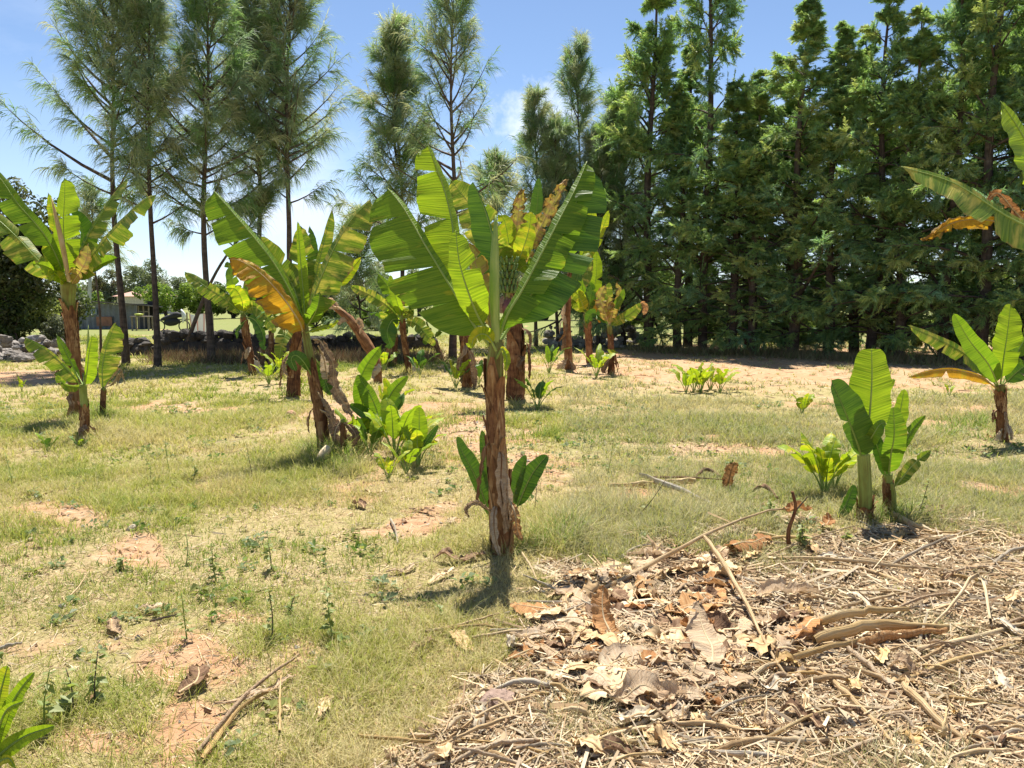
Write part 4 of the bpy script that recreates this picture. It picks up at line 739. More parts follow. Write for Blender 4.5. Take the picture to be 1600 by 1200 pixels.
Yr = 4.3; p, Y = banana(1725, 930, 'banana plant mostly beyond the right edge whose big leaf tips reach in', Y=Yr)
stem(p, Y, [(1725, 936, 26), (1715, 760, 24), (1706, 600, 20), (1700, 440, 20)], .8, 6)
leaf(p, Y, [(1700, 440), (1660, 378, -.05), (1600, 352, -.1), (1560, 330, -.12), (1490, 286, -.14), (1408, 260, -.14)], 46, 10, 'v', 25, -35, tears=[[.55], []], t0=.08, curl=.2, wav=.1, blunt=.42)
leaf(p, Y, [(1700, 435), (1680, 380, .05), (1640, 300, .1), (1600, 215, .12), (1563, 158, .12)], 50, 18, 'l', 10, -30, tears=[[.40], []], t0=.16, curl=.2, blunt=.42)
leaf(p, Y, [(1700, 440), (1640, 390, .2), (1570, 350, .25), (1500, 345, .25), (1440, 376, .25)], 16, 8, 'o', 20, 0, tears=[[.5, .8], []], t0=.2, crumple=.008)
leaf(p, Y, [(1698, 440), (1650, 365, .1), (1610, 340, .14), (1580, 345, .15)], 26, 18, 'l', 20, 20, tears=0, t0=.2)
dead(p, Y, [(1640, 380, .1), (1590, 335, .12), (1560, 302, .12), (1540, 316, .12)], 7, 8, DRYO, tears=1)
leaf(p, Y, [(1702, 440), (1720, 380, .1), (1760, 300, .1), (1820, 240, .1)], 50, 50, 'g', 10, 10); leaf(p, Y, [(1702, 440), (1740, 420, -.2), (1800, 400, -.4), (1880, 420, -.5)], 45, 45, 'g', 30, 30)
# --- cluster of young plants on the right
p, Y = banana(1352, 814, 'young banana with a thick pale green stem and one broad bright upright leaf')
stem(p, Y, [(1352, 818, 14), (1352, 780, 13), (1351, 740, 12.5), (1349, 708, 12)], .3, 3)
leaf(p, Y, [(1350, 718), (1357, 665, -.05), (1362, 602, -.08), (1362, 545, -.06)], 33, 35, 'l', -12, -12, tears=0, t0=.14, blunt=.34, curl=.1, wav=.05, rp=.011)
leaf(p, Y, [(1348, 722), (1338, 688, -.08), (1320, 642, -.12), (1299, 594, -.1)], 12, 30, 'd', 10, 25, tears=[[.5], []], t0=.08, curl=.3, blunt=.42)
leaf(p, Y, [(1352, 698), (1364, 680, -.15), (1374, 664, -.16), (1384, 660, -.14)], 10, 12, 'g', 10, 20, tears=0, t0=.1)
leaf(p, Y, [(1350, 700), (1358, 660, .12), (1378, 620, .18), (1398, 592, .2)], 9, 9, 'y', 10, 10, tears=0, t0=.3)
p, Y = banana(1387, 806, 'leafy green sucker to the right of the young banana with the broad bright leaf')
stem(p, Y, [(1388, 808, 10), (1387, 780, 9), (1388, 740, 8)], .8, 2); stem(p, Y, [(1397, 806, 5, -.1), (1397, 780, 4.5, -.1), (1394, 755, 4, -.1)], .1, 0)
leaf(p, Y, [(1388, 745), (1392, 710, -.1), (1397, 680, -.14), (1396, 636, -.14)], 17, 19, 'g', 15, 15, tears=0, t0=.08, curl=.2, blunt=.4)
leaf(p, Y, [(1388, 742), (1396, 690, .05), (1405, 650, .08), (1413, 608, .08)], 13, 14, 'l', 5, 5, tears=0, t0=.3, curl=.2)
leaf(p, Y, [(1388, 742), (1405, 705, .02), (1425, 672, .04), (1446, 648, .05)], 10, 8, 'g', 10, 15, tears=[[.6], []], t0=.15, curl=.3)
leaf(p, Y, [(1392, 765, -.05), (1405, 752, -.1), (1428, 725, -.12), (1455, 703, -.12)], 10, 10, 'v', 10, 20, tears=1, t0=.1, curl=.4)
leaf(p, Y, [(1386, 750), (1376, 715, -.05), (1368, 690, -.05), (1362, 670, 0)], 10, 12, 'd', 10, 20, tears=0, t0=.1)
p, Y = banana(1318, 800, 'single small dark leaf shoot left of the thick pale green stem', Y=gY(1330, 812))
leaf(p, Y, [(1305, 812), (1318, 795), (1327, 775), (1334, 757)], 7, 12, 'd', 10, 15, tears=0, t0=.1)
def sucker(bx, by, h, n, mats, label, seed, spread=.8, wfrac=.14, Y=None, stemc=True):
    h *= 1.15; n = max(3, int(n * .95)); wfrac *= .95; spread *= 1.0
    g = ground(bx, by) if Y is None else at(bx, by, Y); Y = g[1]; p = thing('banana_sucker', g, label, 'banana sucker', SKG); hm = h * Y / F; rng = np.random.RandomState(seed)
    for i in range(n):
        az = i * 2.4 + rng.rand() * .8; e = R(35 + 50 * (i + rng.rand()) / n); Ln = hm * (.75 + .4 * rng.rand()) / max(.55, math.sin(e)); Ln = min(Ln, hm * 1.35); hh = np.array((math.cos(az) * spread, math.sin(az) * spread, 0)); pts = [g + (0, 0, -.02)]; ee = R(78)
        for s in range(4): ee = R(78) + (e - R(78)) * (s + 1) / 3 - (.25 * (s > 2)); pts.append(pts[-1] + (hh * math.cos(ee) + np.array((0, 0, math.sin(ee)))) * Ln / 4)
        S = np.array((-math.sin(az), math.cos(az), 0)); up = np.array((0, 0, 1.)); wd = hm * wfrac * (.55 + .8 * rng.rand())
        leaf3(p, np.array(pts), unit(S + up * .3)[None], unit(-S + up * .3)[None], wd, wd, LM[mats[rng.randint(len(mats))]], t0=.38, tears=int(rng.rand() * 3), curl=.15 + .6 * rng.rand(), wav=.10 + .15 * rng.rand(), rp=.004 + hm * .01, n=20, nu=4)
    return p
sucker(1288, 775, 82, 11, 'yyy', 'yellowish leafy sucker left of the young banana with the broad leaf', 11, .9, .20)
sucker(1303, 768, 70, 5, 'yl', 'small yellow green sucker between the yellowish sucker and the thick pale stem', 12, .8, .15)
# --- suckers right of the leaning plant
p, Y = banana(590, 690, 'clump of broad dark green banana shoots right of the leaning plant')
leaf(p, Y, [(590, 692), (575, 655), (562, 610, -.1), (570, 575, -.15), (597, 538, -.18)], 12, 15, 'g', 10, 15, tears=[[.6], [.5]], t0=.2, curl=.3, blunt=.42)
leaf(p, Y, [(592, 692), (592, 655, -.1), (580, 620, -.15), (559, 585, -.18)], 16, 9, 'g', 15, -10, tears=0, t0=.25, curl=.2)
leaf(p, Y, [(593, 692), (600, 640, .05), (614, 610, .08), (637, 586, .1)], 10, 12, 'g', 10, 10, tears=[[.5], []], t0=.3, curl=.3)
leaf(p, Y, [(590, 692), (585, 665, -.1), (568, 645, -.2), (546, 632, -.25)], 10, 12, 'd', 30, 10, tears=0, t0=.2)
leaf(p, Y, [(592, 692), (600, 650, .15), (606, 610, .2), (600, 590, .2)], 8, 8, 'y', 10, 10, tears=0, t0=.4)
leaf(p, Y, [(590, 692), (580, 668, -.2), (560, 660, -.3), (540, 668, -.35)], 9, 11, 'l', 30, 30, tears=0, t0=.2, curl=.6)
leaf(p, Y, [(594, 692), (612, 650, -.05), (626, 628, -.05), (632, 612, 0)], 8, 8, 'd', 20, 20, tears=1, t0=.3)
sucker(560, 700, 60, 6, 'lyd', 'low green sucker squeezed between the dead leaves and the dark green shoots', 51, .9, .15); sucker(640, 708, 62, 7, 'yyl', 'bright yellow green sucker in the middle of the clump beside the leaning plant', 52, 1.0, .16); sucker(604, 672, 66, 6, 'yyd', 'yellowish shoot rising behind the dark green shoots', 53, .8, .14)
sucker(634, 738, 52, 6, 'yl', 'small bright sucker at the front right of the clump beside bare soil', 54, 1.0, .16); sucker(578, 712, 58, 6, 'yld', 'green sucker at the front left of the clump beside the dead leaves', 55, 1.0, .15)
sucker(617, 715, 80, 9, 'yll', 'yellow green sucker in front of the dark shoots beside the leaning plant', 21, .9, .16)
p = sucker(653, 728, 55, 6, 'yl', 'bright sucker with one pointed pale leaf standing up, beside bare soil', 22, .8, .16); leaf(p, gY(653, 728), [(654, 728), (655, 690), (655, 660), (655, 636)], 12, 13, 'l', 0, 0, tears=0, t0=.3); leaf(p, gY(653, 728), [(654, 726), (660, 700), (672, 680), (684, 664)], 4, 8, 'd', 10, 10, tears=0, t0=.3)
sucker(606, 748, 45, 5, 'yyl', 'small sucker with pale yellow leaf in front of the clump beside the leaning plant', 23, .9, .15)
sucker(1095, 612, 36, 9, 'yy', 'bushy yellow green sucker alone in the open grass before the windbreak', 24, 1.0, .17); sucker(1084, 609, 38, 7, 'yyl', 'yellow green sucker just behind the bushy one before the windbreak', 56, 1.1, .17); sucker(1110, 608, 38, 7, 'yy', 'bright sucker filling the gap right behind the bushy one before the windbreak', 57, 1.1, .17); sucker(1072, 613, 34, 6, 'yyl', 'yellow green sucker at the left of the bushy one before the windbreak', 25, 1, .17); sucker(1125, 612, 34, 6, 'yy', 'yellow green sucker at the right of the bushy one before the windbreak', 26, 1, .16)
sucker(1253, 652, 34, 5, 'yy', 'small lone yellow sucker in open grass left of the yellowish leafy sucker', 27, .6, .2); sucker(1483, 622, 20, 3, 'yy', 'tiny yellow sucker in the grass left of the right edge plant', 28, .8, .15)
sucker(420, 600, 30, 8, 'yyl', 'bright yellow green sucker low beside the thick dry stem', 29, 1, .16); sucker(440, 590, 40, 7, 'yl', 'taller bright sucker touching the left side of the thick dry stem', 30, 1, .15); sucker(468, 612, 22, 5, 'yy', 'tiny bright sucker at the right foot of the thick dry stem', 31, 1, .16)
sucker(932, 592, 42, 7, 'yll', 'bright sucker between the two thin stems of the right hand group', 32, 1, .16); sucker(858, 582, 42, 6, 'dg', 'dark sucker left of the bare tall stem of the right hand group', 33, .8, .13); sucker(840, 640, 44, 7, 'lgd', 'green sucker right of the thick stem standing behind the largest plant', 34, 1, .14)
sucker(712, 610, 40, 6, 'ldy', 'small sucker left of the grey old stem behind the big central leaf', 35, 1, .14); sucker(748, 605, 36, 5, 'dd', 'dark sucker at the right foot of the grey old stem', 36, 1, .14); sucker(600, 580, 30, 6, 'yl', 'yellow sucker among the stems behind the broken brown stem', 37, 1, .16); sucker(655, 588, 34, 6, 'ddl', 'dark sucker beside the lean tall stem in the middle group', 38, 1, .15)
sucker(75, 704, 26, 4, 'ld', 'small sucker in the grass left of the stocky left edge sucker', 39, 1, .18); sucker(125, 700, 22, 4, 'dl', 'little dark sucker at the foot of the stocky left edge sucker', 40, 1, .18); sucker(34, 614, 22, 2, 'yy', 'tiny yellow shoot in grass near the rock heap', 41, .4, .14); sucker(775, 622, 34, 4, 'gl', 'small shoot just behind the largest stem, half hidden by it', 42, .7, .14)
# bottom left corner
p, Y = banana(-12, 1195, 'bright leafy sucker cut off by the lower left corner', Y=2.48)
leaf(p, Y, [(-14, 1195), (-8, 1130), (0, 1085), (12, 1040)], 20, 16, 'y', 10, 10, tears=0, t0=.2); leaf(p, Y, [(-12, 1190), (10, 1120, -.03), (30, 1080, -.04), (54, 1050, -.04)], 12, 14, 'l', 10, 20, tears=0, t0=.2); leaf(p, Y, [(-12, 1195), (5, 1175, -.08), (40, 1150, -.1), (86, 1134, -.1)], 14, 15, 'l', 15, 20, tears=0, t0=.1, curl=.3)
leaf(p, Y, [(-12, 1190), (-5, 1150, -.06), (10, 1110, -.08), (38, 1095, -.08)], 10, 10, 'l', 20, 20, tears=0, t0=.1); leaf(p, Y, [(-12, 1195), (-30, 1120), (-60, 1080)], 20, 20, 'g', tears=0); leaf(p, Y, [(-12, 1200), (0, 1190, -.1), (14, 1185, -.12), (24, 1200, -.12)], 8, 10, 'y', 20, 20, tears=0)
# --- plants in the middle distance
p, Y = banana(805, 622, 'tall old banana with a hanging green fruit bunch and browned leaves, behind the largest plant')
stem(p, Y, [(806, 626, 17), (806, 590, 16), (805, 540, 15), (802, 480, 12), (800, 425, 10)], .9, 9, .1)
leaf(p, Y, [(800, 430), (797, 400, -.1), (770, 378, -.3), (742, 330, -.4), (704, 281, -.4)], 30, 26, 'v', 10, 20, tears=[[.3, .5, .7], [.3, .45, .6, .75]], t0=.12, wav=.2)
leaf(p, Y, [(800, 430), (803, 395), (808, 350, .1), (815, 294, .1)], 13, 12, 'b', 10, 10, tears=3, t0=.2, wav=.35, crumple=.02); leaf(p, Y, [(802, 430), (826, 385, .1), (838, 330, .15), (842, 278, .15)], 11, 9, 'd', 10, 10, tears=0, t0=.35)
leaf(p, Y, [(802, 430), (826, 390, -.15), (855, 335, -.2), (885, 280, -.2)], 13, 11, 'b', 10, 10, tears=4, t0=.12, wav=.35, crumple=.02); leaf(p, Y, [(800, 430), (795, 380, -.1), (788, 345, -.1), (778, 335, -.1)], 14, 15, 'y', 10, 10, tears=1, t0=.3); leaf(p, Y, [(801, 430), (815, 395, -.3), (826, 360, -.35), (830, 330, -.35)], 16, 14, 'y', 10, 20, tears=1, t0=.2)
leaf(p, Y, [(800, 430), (785, 405, -.3), (765, 395, -.4), (745, 400, -.5)], 14, 14, 'v', 20, 20, tears=2, t0=.2); leaf(p, Y, [(802, 430), (820, 415, -.3), (835, 425, -.4), (850, 450, -.5)], 14, 14, 'g', 20, 20, tears=2, t0=.2)
fr = thing('banana_bunch', at(797, 470, Y - .5), 'bunch of small green bananas with a purple brown bud hanging behind the largest plant', 'fruit bunch')
P_, _ = spline([at(801, 425, Y - .05), at(797, 405, Y - .35), at(794, 425, Y - .5), at(794, 470, Y - .5)], 14); V, Fl, uv = tube(P_, .03, 8); obj('stalk', V, Fl, STEMG, fr, uv)
GRN = plain('unripe_banana', (.10, .17, .035), .5, 0, 12, .25); PUR = plain('purple_bud', (.16, .055, .045), .6, 0, 14, .35)
for r_ in range(5):
    cz = at(794, 412 + r_ * 11, Y - .5); parts = []
    for k in range(11):
        a = k * .571 + r_ * .3; h = np.array((math.cos(a), math.sin(a), 0)); P_, _ = spline([cz + h * .03, cz + h * .10 + (0, 0, .0), cz + h * (.15 - .008 * r_) + (0, 0, .06), cz + h * (.16 - .008 * r_) + (0, 0, .11)], 7); parts.append(tube(P_, np.array([.012, .018, .021, .021, .019, .014, .007]), 6))
    V, Fl, uv, _ = join(parts); obj('banana_hand', V, Fl, GRN, fr, uv)
P_, _ = spline([at(794, 466, Y - .5), at(793, 480, Y - .5), at(793, 500, Y - .5)], 8); V, Fl, uv = tube(P_, np.array([.03, .07, .095, .10, .09, .07, .045, .015]), 12, True, .08, rs()); obj('bud', V, Fl, PUR, fr, uv)
for k in range(4):
    P_ = [at(793 + 6 * math.cos(k * 1.6), 462, Y - .52), at(793 + 11 * math.cos(k * 1.6), 474, Y - .56), at(793 + 10 * math.cos(k * 1.6), 490, Y - .56)]; leaf3(fr, np.array(P_), (CR + CF * .2)[None], (-CR + CF * .2)[None], .05, .05, DRYD, t0=.02, tears=0, n=10, nu=3, name='bract', rib=DRYD, crumple=.006, rp=.004)
p, Y = banana(731, 608, 'old banana with a ragged grey brown stem under the big central leaf')
stem(p, Y, [(731, 610, 9.5), (728, 570, 9), (726, 530, 8.5), (724, 490, 7)], 1, 8, .16); crown(p, at(724, 492, Y), 5, (.6, .9), (.10, .15), 'dgv', 301, (30, 80))
dead(p, Y, [(728, 540, -.1), (738, 560, -.2), (742, 590, -.2), (740, 610, -.2)], 6, 6, DRYD); dead(p, Y, [(724, 545, -.1), (718, 570, -.15), (722, 600, -.15)], 5, 5, DRYD)
p, Y = banana(460, 618, 'thick dry fibrous stem behind the leaning plant')
stem(p, Y, [(459, 622, 13), (460, 580, 11), (462, 540, 10), (464, 500, 8)], 1, 8, .1); crown(p, at(464, 500, Y), 4, (.5, .8), (.1, .15), 'vgd', 302, (20, 60))
leaf(p, Y, [(462, 505), (448, 520, -.3), (440, 540, -.4), (436, 562, -.4)], 10, 12, 'v', 10, 10, tears=3)
p, Y = banana(397, 586, 'thin banana with a brown stem leaning left and a long torn striped leaf')
stem(p, Y, [(397, 589, 6.5), (391, 555, 6.5), (385, 525, 6.5), (380, 492, 5.5)], .85, 5, .08)
leaf(p, Y, [(380, 494), (355, 470, -.2), (322, 448, -.3), (288, 424, -.3)], 15, 9, 'v', 20, -10, tears=[[.2, .32, .44, .56, .68, .8], [.4, .6]], t0=.06, curl=.6); leaf(p, Y, [(380, 494), (370, 465, -.1), (362, 435, -.1), (355, 408, 0)], 11, 11, 'g', 10, 10, tears=2, t0=.1); leaf(p, Y, [(380, 492), (378, 470, -.3), (368, 452, -.4), (352, 450, -.5)], 13, 12, 'y', 20, 20, tears=1)
leaf(p, Y, [(380, 492), (395, 480, -.2), (414, 492, -.3), (430, 520, -.4)], 12, 12, 'v', 20, 20, tears=5); leaf(p, Y, [(380, 492), (390, 466, 0), (404, 448, 0), (420, 440, 0)], 11, 11, 'g', 10, 10, tears=3); leaf(p, Y, [(381, 494), (398, 500, -.1), (410, 520, -.2), (413, 548, -.3)], 10, 10, 'd', 20, 20, tears=3); leaf(p, Y, [(379, 492), (386, 460, .2), (392, 430, .3), (398, 405, .3)], 8, 8, 'v', tears=2)
dead(p, Y, [(396, 560, -.1), (404, 572, -.15), (410, 586, -.15)], 5, 6, CUT, tears=1); dead(p, Y, [(384, 500, -.1), (372, 515, -.2), (370, 530, -.2)], 4, 4, 'd', tears=1)
for bx, by, tx, ty, n_, mt, lab, sd_ in [(423, 572, 424, 508, 6, 'vgl', 'short slim banana right of the one leaning left', 303), (411, 570, 409, 520, 4, 'dg', 'small shaded banana between the leaning thin one and the thick dry stem', 304), (603, 574, 612, 520, 5, 'vgy', 'short banana at the left of the middle group with hanging yellow leaves', 306), (616, 572, 618, 516, 5, 'gld', 'short banana tucked behind the lean tall stem of the middle group', 307), (692, 560, 677, 532, 6, 'vgl', 'small banana with striped leaves right of the middle group', 308)]:
    p, Y = banana(bx, by, lab); stem(p, Y, [(bx, by + 2, 5), ((bx + tx) / 2, (by + ty) / 2, 4.5), (tx, ty, 4)], .8, 3, .1); crown(p, at(tx, ty, Y), n_, (.6, .95), (.09, .14), mt, sd_, (10, 80), 4)
p, Y = banana(640, 584, 'banana of the middle group with a lean tall stem and one broad dark upright leaf')
stem(p, Y, [(641, 588, 6), (636, 560, 5.5), (631, 525, 5), (628, 495, 5)], .85, 5, .08)
leaf(p, Y, [(628, 500), (622, 475, -.1), (608, 450, -.15), (590, 428, -.15)], 14, 6, 'g', 15, 0, tears=[[.5], []], t0=.08); leaf(p, Y, [(627, 500), (605, 478, -.1), (580, 462, -.1), (547, 446, -.1)], 11, 9, 'v', 20, 20, tears=[[.2, .35, .5, .65, .8], [.3, .5, .7]], t0=.08, curl=.6); leaf(p, Y, [(628, 500), (613, 500, -.2), (605, 520, -.3), (612, 545, -.3)], 15, 14, 'd', 10, 20, tears=1); leaf(p, Y, [(628, 498), (620, 470, -.3), (612, 445, -.35), (610, 430, -.35)], 8, 8, 'l', tears=0)
leaf(p, Y, [(628, 498), (632, 470, .1), (628, 450, .1), (622, 440, .1)], 8, 8, 'b', tears=2, wav=.3); leaf(p, Y, [(628, 498), (640, 480, -.1), (646, 460, -.1), (650, 450, -.1)], 9, 8, 'l', tears=1); leaf(p, Y, [(629, 500), (650, 505, -.2), (664, 520, -.3), (680, 540, -.3)], 11, 10, 'v', 20, 20, tears=4); leaf(p, Y, [(629, 500), (640, 488, -.3), (638, 478, -.3), (644, 500, -.3)], 9, 9, 'v', tears=1)
dead(p, Y, [(640, 565, -.1), (648, 572, -.15), (652, 590, -.2), (655, 600, -.2)], 6, 7, CUT, tears=1)
p, Y = banana(888, 576, 'tall banana of the right hand group with a bare reddish trunk')
stem(p, Y, [(889, 580, 8), (888, 540, 7), (886, 500, 6.5), (890, 440, 6), (900, 410, 5.5)], .95, 3, .05)
leaf(p, Y, [(900, 412), (912, 395), (922, 355, .1), (926, 318, .1)], 11, 11, 'y', 10, 10, tears=1, t0=.1); leaf(p, Y, [(901, 412), (922, 395, -.1), (940, 360, -.15), (952, 329, -.15)], 9, 8, 'y', 10, 15, tears=[[], [.3, .5, .7]], t0=.1); leaf(p, Y, [(900, 412), (890, 395, -.3), (880, 400, -.4), (872, 420, -.5)], 12, 12, 'g', 20, 20, tears=2); leaf(p, Y, [(900, 412), (905, 420, -.4), (900, 440, -.5), (892, 460, -.5)], 10, 10, 'd', 20, 20, tears=2)
leaf(p, Y, [(900, 412), (912, 400, -.4), (918, 420, -.5), (915, 450, -.6)], 10, 10, 'v', 20, 20, tears=2); dead(p, Y, [(887, 560, -.1), (878, 572, -.2), (870, 590, -.25)], 5, 7, DRYL, tears=1); dead(p, Y, [(890, 562, -.1), (897, 575, -.15), (900, 590, -.2)], 5, 5, DRYD, tears=1); dead(p, Y, [(884, 470, -.1), (880, 490, -.1), (884, 510, -.1)], 4, 4, DRYL, tears=1)
p, Y = banana(921, 568, 'banana of the right hand group with a smooth pale upright leaf in its middle')
stem(p, Y, [(922, 572, 6), (920, 540, 6), (918, 505, 5.5), (916, 490, 6)], .7, 4, .06)
leaf(p, Y, [(916, 492), (926, 460), (932, 425), (931, 388)], 9, 11, 'l', 5, 10, tears=[[], [.5]], t0=.08); leaf(p, Y, [(916, 492), (912, 460, -.1), (907, 430, -.15), (902, 402, -.15)], 6, 9, 'g', 10, 10, tears=0, t0=.1); leaf(p, Y, [(916, 492), (900, 472, -.2), (890, 468, -.3), (882, 485, -.35)], 11, 11, 'v', 20, 20, tears=2); leaf(p, Y, [(916, 492), (908, 470, -.4), (896, 450, -.45), (892, 455, -.5)], 10, 10, 'y', tears=1); leaf(p, Y, [(917, 492), (928, 475, -.3), (936, 490, -.4), (938, 505, -.4)], 9, 9, 'o', 20, 20, tears=1)
leaf(p, Y, [(917, 494), (922, 470, -.3), (924, 450, -.35), (918, 440, -.35)], 12, 10, 'd', tears=1)
p, Y = banana(955, 584, 'outermost thin banana of the right hand group with a brown tipped leaf reaching right')
stem(p, Y, [(955, 588, 6.5), (955, 560, 5.5), (954, 530, 5), (952, 508, 5)], .75, 5, .08)
leaf(p, Y, [(953, 510), (968, 500, -.1), (985, 490, -.15), (1004, 474, -.15)], 8, 10, 'v', 10, 15, tears=[[], [.4]], t0=.05); dead(p, Y, [(1000, 479, -.14), (1004, 474, -.15), (1008, 480, -.16), (1006, 492, -.16)], 5, 5, DRYO, tears=0); leaf(p, Y, [(952, 508), (962, 480), (972, 462), (976, 448)], 6, 6, 'g', 10, 10, tears=1, t0=.1); leaf(p, Y, [(952, 508), (948, 480, -.1), (950, 455, -.1), (952, 440, -.1)], 8, 9, 'v', 10, 10, tears=2, t0=.1)
leaf(p, Y, [(952, 508), (944, 485, -.2), (938, 465, -.2), (946, 445, -.2)], 10, 9, 'b', 20, 20, tears=2, wav=.3); leaf(p, Y, [(952, 508), (958, 480, -.25), (955, 470, -.3), (950, 485, -.3)], 9, 9, 'b', 20, 20, tears=2, wav=.3); leaf(p, Y, [(952, 510), (938, 495, 0), (925, 490, .1), (915, 505, .2)], 9, 9, 'd', 20, 20, tears=2); leaf(p, Y, [(953, 508), (966, 470, .1), (968, 455, .1), (964, 440, .1)], 7, 7, 'b', tears=1, wav=.3)
dead(p, Y, [(953, 560, -.1), (945, 570, -.15), (942, 584, -.18)], 5, 5, DRYD, tears=1)

HEAP = [(900, 905), (1020, 875), (1110, 880), (1240, 960), (1260, 1010), (1150, 1060), (1080, 1110), (960, 1100), (860, 1060), (830, 1000)]
# ------------------------------------------------------------------ grass, straw, weeds
def scatter(rng, y0, y1, dens, margin=1.5):
    n = int(dens * (.68 * (y1 * y1 - y0 * y0) + 2 * margin * (y1 - y0))); y = np.sqrt(y0 * y0 + (y1 * y1 - y0 * y0) * rng.rand(n)); x = (rng.rand(n) * 2 - 1) * (.68 * y + margin); return x, y
DG = np.array((.17, .245, .045)); YG = np.array((.35, .37, .085)); ST = np.array((.53, .46, .23)); GG = np.array((.34, .33, .19))
def blades(name, label, bands, seed):
    Vs, Cs, Fs, o = [], [], [], 0; rng = np.random.RandomState(seed)
    for (y0, y1, tuft, per, h, wd, wfac) in bands:
        x, y = scatter(rng, y0, y1, tuft); b, l = masks(x, y)
        g = vn(x, y, 1.1, 21) * .6 + vn(x, y, .35, 22) * .4; keep = rng.rand(len(x)) < np.clip((1 - b * 1.1) * (1 - l * (.97 - .5 * (vn(x, y, .30, 61) > .60))) * np.clip((g - .16) * 2.0, .28, 1.1), 0.02, 1); x, y, g, l = x[keep], y[keep], g[keep], l[keep]
        px, py = proj(np.stack([x, y, x * 0], -1)); tall = np.exp(-(((px - 880) / 75) ** 2 + ((py - 840) / 42) ** 2)) * .75 + np.exp(-(((px - 1500) / 130) ** 2 + ((py - 668) / 26) ** 2)) * .9 + np.exp(-(((px - 640) / 170) ** 2 + ((py - 1085) / 70) ** 2)) * .12 + np.exp(-(((px - 150) / 50) ** 2 + ((py - 640) / 25) ** 2)) * .8 + np.exp(-(((px - 520) / 70) ** 2 + ((py - 720) / 30) ** 2)) * .9 + np.exp(-(((px - 1160) / 120) ** 2 + ((py - 815) / 30) ** 2)) * .5
        for bx_, by_, br_ in BASES: tall += np.exp(-(((x - bx_) ** 2 + (y - by_) ** 2) / (br_ + .16) ** 2)) * .7
        t = np.repeat(np.arange(len(x)), per); n = len(t); hh = h * (.45 + .9 * rng.rand(n)) * (.45 + 1.1 * g[t]) * (1 + tall[t]); az = rng.rand(n) * 6.283; sp = .012 + .02 * rng.rand(n)
        B = np.stack([x[t] + np.cos(az) * sp * per ** .5 * .5, y[t] + np.sin(az) * sp * per ** .5 * .5, np.zeros(n)], -1); B[:, 2] = gz(B[:, 0], B[:, 1]) - .005
        lean = .3 + 1.1 * rng.rand(n); D = np.stack([np.cos(az) * lean, np.sin(az) * lean, np.ones(n)], -1); D = unit(D); bend = np.stack([np.cos(az) * lean * .35, np.sin(az) * lean * .35, -.12 * lean], -1) * hh[:, None]
        q = vn(x, y, 2.3, 31)[t] * .5 + vn(x, y, .5, 32)[t] * .3 + .35 * rng.rand(n); gx = np.clip((980 - px[t]) / 500, 0, 1) * .09; c = np.where((q < .32 + gx)[:, None], DG, np.where((q < .52 + gx * 1.6)[:, None], YG, ST)); c = np.where(((rng.rand(n) < .5) & (px[t] > 880))[:, None], GG, c); c = np.where((tall[t] > .7)[:, None] & (rng.rand(n) < .6)[:, None], DG * 1.2, c); c = c * (.75 + .5 * rng.rand(n))[:, None]
        A = np.stack([-np.sin(az + rng.randn(n)), np.cos(az), np.zeros(n)], -1); A = unit(A) * (wd * (.6 + .8 * rng.rand(n)) * .5)[:, None]
        m = B + D * hh[:, None] * .55; tp = B + D * hh[:, None] + bend
        V = np.stack([B - A, B + A, m + A * .7, m - A * .7, tp], 1).reshape(-1, 3); k = np.arange(n)[:, None] * 5 + o
        Fs += [k + np.array([[3, 2, 4]]), k + np.array([[0, 1, 2, 3]])]; Vs.append(V); Cs.append(np.repeat(c, 5, 0)); o += len(V)
    F3 = np.vstack([f for f in Fs if f.shape[1] == 3]); F4 = np.vstack([f for f in Fs if f.shape[1] == 4])
    tag(obj(name, np.vstack(Vs), [F3, F4], GRASSM, None, col=np.vstack(Cs), smooth=False, origin=(0, 0, 0)), label, 'grass', kind='stuff')
blades('grass', 'short yellowing grass scattered over the dry plot', [(1.6, 4.2, 1750, 10, .080, .0030, 1), (4.2, 7.5, 1050, 8, .09, .0042, 1), (7.5, 12, 430, 8, .10, .0072, 1), (12, 21, 95, 7, .10, .014, 1), (21, 34, 30, 6, .14, .022, 1)], 7)
